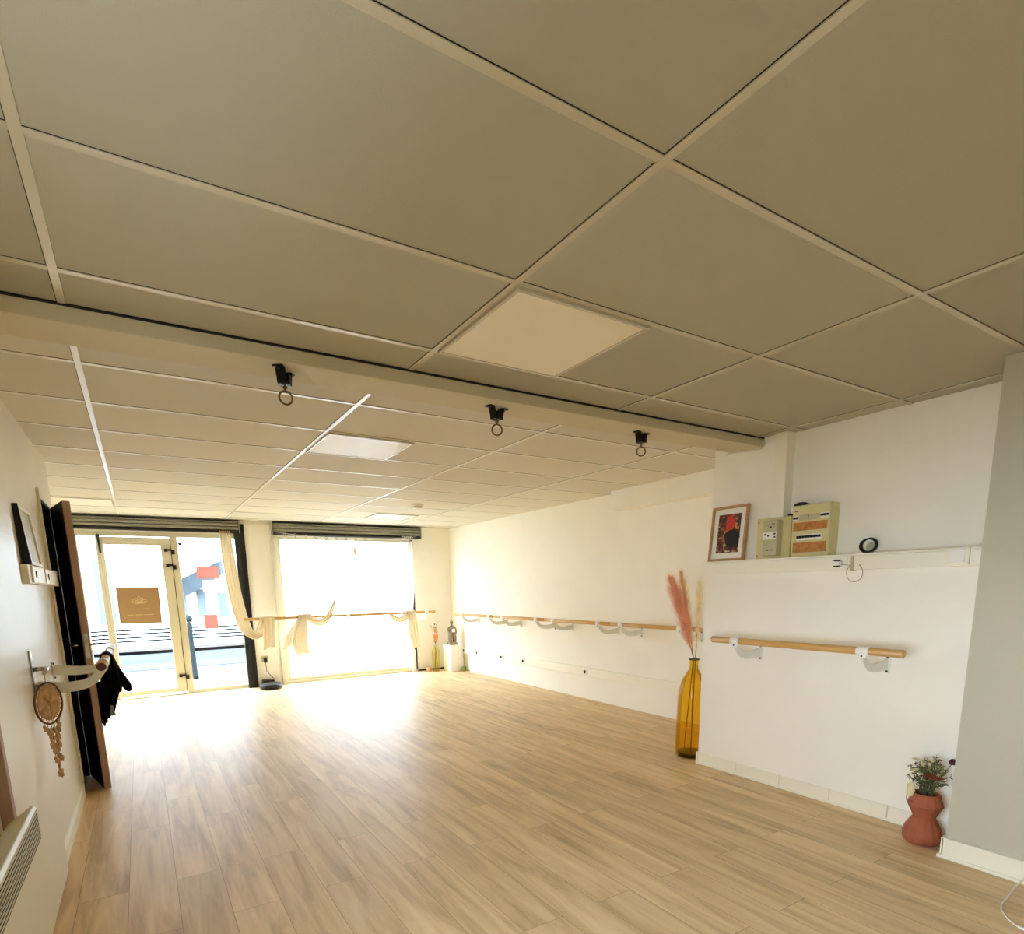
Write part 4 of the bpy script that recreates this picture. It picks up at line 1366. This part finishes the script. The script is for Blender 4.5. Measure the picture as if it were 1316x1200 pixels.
ch = thing('candle_holder', 'green glass candle holder on the floor in front of the pedestal', 'candle holder', (4.40, 8.36, 0))
MB().lathe([(0.034, 0), (0.040, 0.01), (0.037, 0.070)], (4.395, 8.37, 0.001), 20).build('glass_cup', M['green_glass'], ch)
MB().lathe([(0.031, 0.01), (0.031, 0.040)], (4.395, 8.37, 0.001), 16, capt=True).build('wax', M['paper'], ch)

# ------------------------------------------------------------------ tall amber bottle with pampas
ax, ay = 3.590, 3.005
av = thing('glass_bottle_vase', 'tall amber glass bottle on the floor at the wall corner', 'vase', (ax, ay, 0))
prof = [(0.105, 0.0), (0.118, 0.012), (0.120, 0.05), (0.118, 0.30), (0.114, 0.45), (0.104, 0.54), (0.082, 0.615), (0.052, 0.665), (0.036, 0.695), (0.033, 0.720), (0.034, 0.765), (0.040, 0.772)]
MB().lathe(prof, (ax, ay, 0.001), 44).build('bottle', M['amber'], av)
MB().lathe([(r_ - 0.006, z_ + 0.004) for r_, z_ in prof[1:-1]], (ax, ay, 0.008), 44).build('inner_wall', M['amber'], av)
MB().torus((0, 0, 0), 0.038, 0.004, Matrix.Translation((ax, ay, 0.773)) @ Matrix.Rotation(PI / 2, 4, 'X'), 28, 8).build('dark_rim', M['black'], av)
MB().lathe([(0.098, 0.0), (0.102, 0.030)], (ax, ay, 0.006), 40, capt=True).build('thick_base', mat('amber_base', (70, 44, 16), 0.3), av)
def plume(base, mouth, tip, m, rmax, n, label, seed, droop=0.0):
    t = thing('pampas_stem', label, 'pampas grass', base, group='pampas stems in the tall amber bottle')
    rnd = random.Random(seed)
    base, mouth, tip = Vector(base), Vector(mouth), Vector(tip)
    ctrl = mouth + (tip - mouth) * 0.5 + Vector((0, 0, 0.03))
    def P(s):
        return (1 - s) ** 2 * mouth + 2 * s * (1 - s) * ctrl + s * s * tip
    b = MB()
    b.tube([base, mouth] + [P(k / 8) for k in range(1, 9)], [0.0035] * 4 + [0.002] * 6, 6)
    b.build('stalk', M['twig'], t)
    b = MB()
    for k in range(n):
        s = 0.10 + 0.90 * rnd.random() ** 0.85
        c = P(s)
        T = (P(min(1, s + 0.02)) - P(s - 0.02)).normalized()
        a = rnd.uniform(0, 2 * PI)
        o1 = T.orthogonal().normalized()
        o2 = T.cross(o1)
        d = math.cos(a) * o1 + math.sin(a) * o2
        env = math.sin(PI * min(1.0, (s - 0.06) / 0.98)) ** 0.8
        L_ = rmax * (0.22 + 0.78 * env) * rnd.uniform(0.45, 1.25)
        e = c + d * L_ * 0.80 + T * L_ * rnd.uniform(1.0, 1.9) + Vector((0, 0, -droop * L_))
        mid = c + d * L_ * 0.50 + T * L_ * 0.6
        wv = T.cross(d) * 0.0010
        v = [b.b.verts.new(q) for q in (c - wv, c + wv, mid + wv * 1.1, mid - wv * 1.1, e)]
        b.b.faces.new((v[0], v[1], v[2], v[3]))
        b.b.faces.new((v[3], v[2], v[4]))
    b.build('plume', m, t)
plume((ax - 0.06, ay + 0.02, 0.03), (ax - 0.008, ay, 0.78), (ax - 0.235, ay + 0.04, 1.385), M['coral'], 0.088, 1500, 'coral pink pampas plume leaning away from the wall corner', 1)
plume((ax + 0.05, ay + 0.04, 0.03), (ax + 0.004, ay + 0.01, 0.78), (ax - 0.105, ay + 0.07, 1.44), M['beige_plume'], 0.062, 1000, 'tallest beige pampas plume in the amber bottle', 2)
plume((ax - 0.05, ay - 0.04, 0.03), (ax + 0.014, ay, 0.78), (ax + 0.060, ay + 0.02, 1.36), M['cream_plume'], 0.052, 900, 'pale cream pampas plume half hidden by the wall corner', 3)

# ------------------------------------------------------------------ terracotta vase with bouquet
tx, ty = 3.325, 1.262
tv = MB().lathe([(0.072, 0.0), (0.086, 0.018), (0.090, 0.046), (0.080, 0.082), (0.056, 0.128), (0.050, 0.136), (0.052, 0.146), (0.060, 0.165), (0.080, 0.206), (0.062, 0.262), (0.056, 0.268), (0.050, 0.262), (0.070, 0.206), (0.044, 0.150)],
                (tx, ty, 0.001), 14, smooth=False).build('terracotta_vase', M['terracotta'], bevel=0.002)
tag(tv, 'terracotta vase with a pinched waist on the floor against the wall', 'vase')
bq = thing('dried_bouquet', 'dried bouquet with cream, rust and dark wine flowers in the terracotta vase', 'bouquet', (tx, ty, 0.25))
rnd = random.Random(21)
mouth = Vector((tx, ty, 0.262))
b = MB()
lf = MB()
lf2 = MB()
def leafq(mbx, c, d, s):
    d = d.normalized()
    o = d.cross(Vector((rnd.uniform(-1, 1), rnd.uniform(-1, 1), rnd.uniform(-1, 1)))).normalized()
    v = [mbx.b.verts.new(q) for q in (c, c + d * s * 0.5 + o * s * 0.22, c + d * s, c + d * s * 0.5 - o * s * 0.22)]
    mbx.b.faces.new(v)
tips = []
for k in range(44):
    a = rnd.uniform(0, 2 * PI)
    sp = rnd.uniform(0.01, 0.105)
    h = rnd.uniform(0.07, 0.20) * (1.15 - sp * 3.0)
    tip = mouth + Vector((sp * math.cos(a), sp * math.sin(a), h))
    st_ = mouth + Vector((0.025 * math.cos(a), 0.025 * math.sin(a), -0.06))
    mid = mouth + Vector((sp * 0.35 * math.cos(a), sp * 0.35 * math.sin(a), h * 0.55))
    b.tube([st_, mid, tip], [0.0016, 0.0013, 0.0009], 5)
    tips.append(tip)
    for j in range(16):
        f = rnd.uniform(0.1, 1)
        c = mid.lerp(tip, f) if f > 0.3 else st_.lerp(mid, 0.6 + f)
        leafq(lf if rnd.random() < 0.55 else lf2, c, Vector((rnd.uniform(-1, 1), rnd.uniform(-1, 1), rnd.uniform(-0.5, 1))), rnd.uniform(0.010, 0.026))
b.build('stem', M['leaf_dark'], bq)
o = lf.build('leaf_spray', M['leaf'], bq)
o['kind'] = 'stuff'
o = lf2.build('leaf_spray', M['leaf_dark'], bq)
o['kind'] = 'stuff'
def flower(c, r, m, n=9, up=Vector((0, 0, 1)), name='flower'):
    b = MB()
    c = Vector(c)
    b.ball(c, r * 0.35, n=8)
    for ring, rr, tz in ((n, 1.0, 0.15), (n - 2, 0.72, 0.5)):
        for k in range(ring):
            a = 2 * PI * k / ring + ring
            d = Vector((math.cos(a), math.sin(a), tz)).normalized()
            s = Vector((-math.sin(a), math.cos(a), 0)) * r * 0.30
            e = c + d * r * rr
            mmid = c + d * r * rr * 0.6 + Vector((0, 0, r * 0.12))
            v = [b.b.verts.new(q) for q in (c, mmid + s, e + s * 0.4, e - s * 0.4, mmid - s)]
            b.b.faces.new(v)
    return b.build(name, m, bq)
for p_ in ((-0.055, 0.01, 0.165), (-0.025, -0.02, 0.185), (0.0, 0.03, 0.170), (-0.07, 0.04, 0.13), (0.03, 0.01, 0.16), (0.05, -0.02, 0.135), (0.015, -0.035, 0.13), (-0.04, 0.05, 0.18)):
    flower(mouth + Vector(p_), 0.020, M['petal_cream'], 8, name='cream_flower')
flower(mouth + Vector((-0.060, -0.035, 0.110)), 0.034, M['petal_rust'], 12, name='rust_flower')
flower(mouth + Vector((-0.028, -0.055, 0.100)), 0.026, M['petal_rust'], 10, name='rust_flower')
# drooping pale bloom at the left, wine rose on a long stalk at the right
o = MB()
o.tube([mouth, mouth + Vector((-0.055, 0.02, 0.09)), mouth + Vector((-0.095, 0.03, 0.085)), mouth + Vector((-0.105, 0.03, 0.06))], 0.002, 6)
o.build('stem', M['leaf_dark'], bq)
b = MB()
b.lathe([(0.004, 0.03), (0.016, 0.015), (0.018, -0.02), (0.010, -0.045)], tuple(mouth + Vector((-0.108, 0.03, 0.05))), 10, smooth=False)
b.build('cream_flower', M['petal_cream'], bq)
rose = mouth + Vector((0.085, -0.065, 0.165))
b = MB()
b.tube([mouth + Vector((0.01, -0.01, -0.03)), mouth.lerp(rose, 0.5) + Vector((0.005, 0, -0.005)), rose], 0.0018, 6)
b.build('stem', M['leaf'], bq)
b = MB()
b.ball(rose + Vector((0, 0, 0.008)), 0.013, sc=(1, 1, 1.2), n=10)
for k in range(6):
    a = k * PI / 3
    b.ball(rose + Vector((0.009 * math.cos(a), 0.009 * math.sin(a), 0.004)), 0.009, sc=(0.9, 0.9, 1.3), n=8)
b.build('wine_rose', M['petal_wine'], bq)
pts = [mouth + Vector(q) for q in ((-0.02, 0.01, 0.0), (-0.055, 0.035, 0.03), (-0.085, 0.055, 0.01), (-0.082, 0.055, -0.03), (-0.060, 0.020, -0.038))]
MB().tube(pts, 0.002, 6).build('stem', M['twig'], bq)

# white cable on the floor at the right edge
cp = [(3.192, 0.800, 0.045), (3.188, 0.815, 0.010), (3.150, 0.818, 0.006), (3.003, 0.799, 0.005), (2.930, 0.795, 0.005), (2.880, 0.782, 0.005), (2.848, 0.766, 0.005), (2.809, 0.738, 0.005), (2.781, 0.705, 0.005), (2.766, 0.677, 0.005), (2.745, 0.62, 0.005), (2.76, 0.50, 0.005)]
wc = thing('floor_cable', 'thin white cable curling on the floor at the bottom right', 'cable', (2.9, 0.77, 0))
MB().tube(cp, 0.0035, 8).build('lead', M['cable_white'], wc)
MB().tube([(2.768, 0.690, 0.008), (2.757, 0.650, 0.008)], 0.007, 8).build('connector', M['white'], wc)

# ------------------------------------------------------------------ street outside
struct(MB().box(-8, -1.32, -8, YW + 0.25, -0.30, -0.10).build('added_ground', M['asphalt']), 'dark ground added out of sight by the side window to dim the ceiling', 'ground')  # unseen ground, added to cut light rising to the near ceiling
struct(MB().box(-14, 18, YW + 0.25, 13.0, -0.30, -0.10).build('pavement', M['concrete']), 'pale pavement outside the entrance', 'pavement')
b = MB()
b.box(-14, 18, 13.0, 13.14, -0.30, -0.10)
struct(b.build('kerb', M['kerb'], bevel=0.01), 'stone kerb of the near pavement', 'kerb')
struct(MB().box(-14, 18, 13.14, 17.4, -0.35, -0.17).build('road', M['asphalt']), 'pale asphalt street outside', 'road')
b = MB()
b.box(-14, 18, 17.4, 17.52, -0.3, -0.10)
struct(b.build('kerb', M['darkline']), 'dark kerb of the far pavement', 'kerb')
struct(MB().box(-14, 18, 17.52, 19, -0.30, -0.10).build('pavement', M['concrete']), 'far pavement in front of the white houses', 'pavement')
bo = thing('bollard', 'blue grey ball topped bollard on the pavement outside', 'bollard', (0.655, 11.18, -0.1))
MB().lathe([(0.055, 0), (0.055, 0.06), (0.046, 0.08), (0.042, 0.80), (0.046, 0.90), (0.050, 0.93), (0.034, 0.95), (0.028, 0.975)], (0.655, 11.18, -0.1), 20, capt=True).build('post', M['bollard'], bo)
MB().ball((0.655, 11.18, 0.93), 0.060, n=18).build('ball', M['bollard'], bo)
rl = thing('street_railing', 'low railing of thin dark bars across the street', 'railing', (2, 17.5, -0.1))
for z in (0.44, 0.345, 0.25, 0.16):
    MB().tube([(-8, 17.6, z), (12, 17.6, z)], 0.020, 8).build('rail', M['darkline'], rl)
for x in (-7, -4, -1.6, 2.9, 5.5, 8, 11):
    MB().box(x - 0.02, x + 0.02, 17.58, 17.62, -0.1, 0.46).build('post', M['darkline'], rl)
hs = thing('house_facade', 'white house front across the street with pale blue joinery', 'building', (2, 18.6, -0.1))
MB().box(-14, 18, 18.4, 19.0, -0.1, 6.0).build('wall', M['facade'], hs)
for x, w2, z0, z1 in ((-2.6, 0.7, 0.9, 2.3), (-0.75, 0.35, 0.6, 2.2), (0.95, 0.25, 0.7, 1.5), (1.45, 0.20, 0.7, 1.45), (2.0, 0.25, 0.7, 1.35), (4.5, 0.8, 0.8, 2.2), (-5.5, 0.8, 0.8, 2.2)):
    f = MB().box(x - w2 / 2, x + w2 / 2, 18.34, 18.41, z0, z1).build('window', M['pale_blue'], hs, bevel=0.01)
cn = thing('slate_canopy', 'grey slanting canopy on the white house across the street', 'canopy', (1.45, 18.1, 1.6))
MB().prism([(0.93, 17.9, 1.70), (0.99, 17.9, 1.24), (1.42, 17.9, 1.46), (2.02, 17.9, 1.86), (2.02, 17.9, 2.22), (1.56, 17.9, 2.02)], (0, 0.42, 0)).build('canopy_panel', M['slate'], cn)
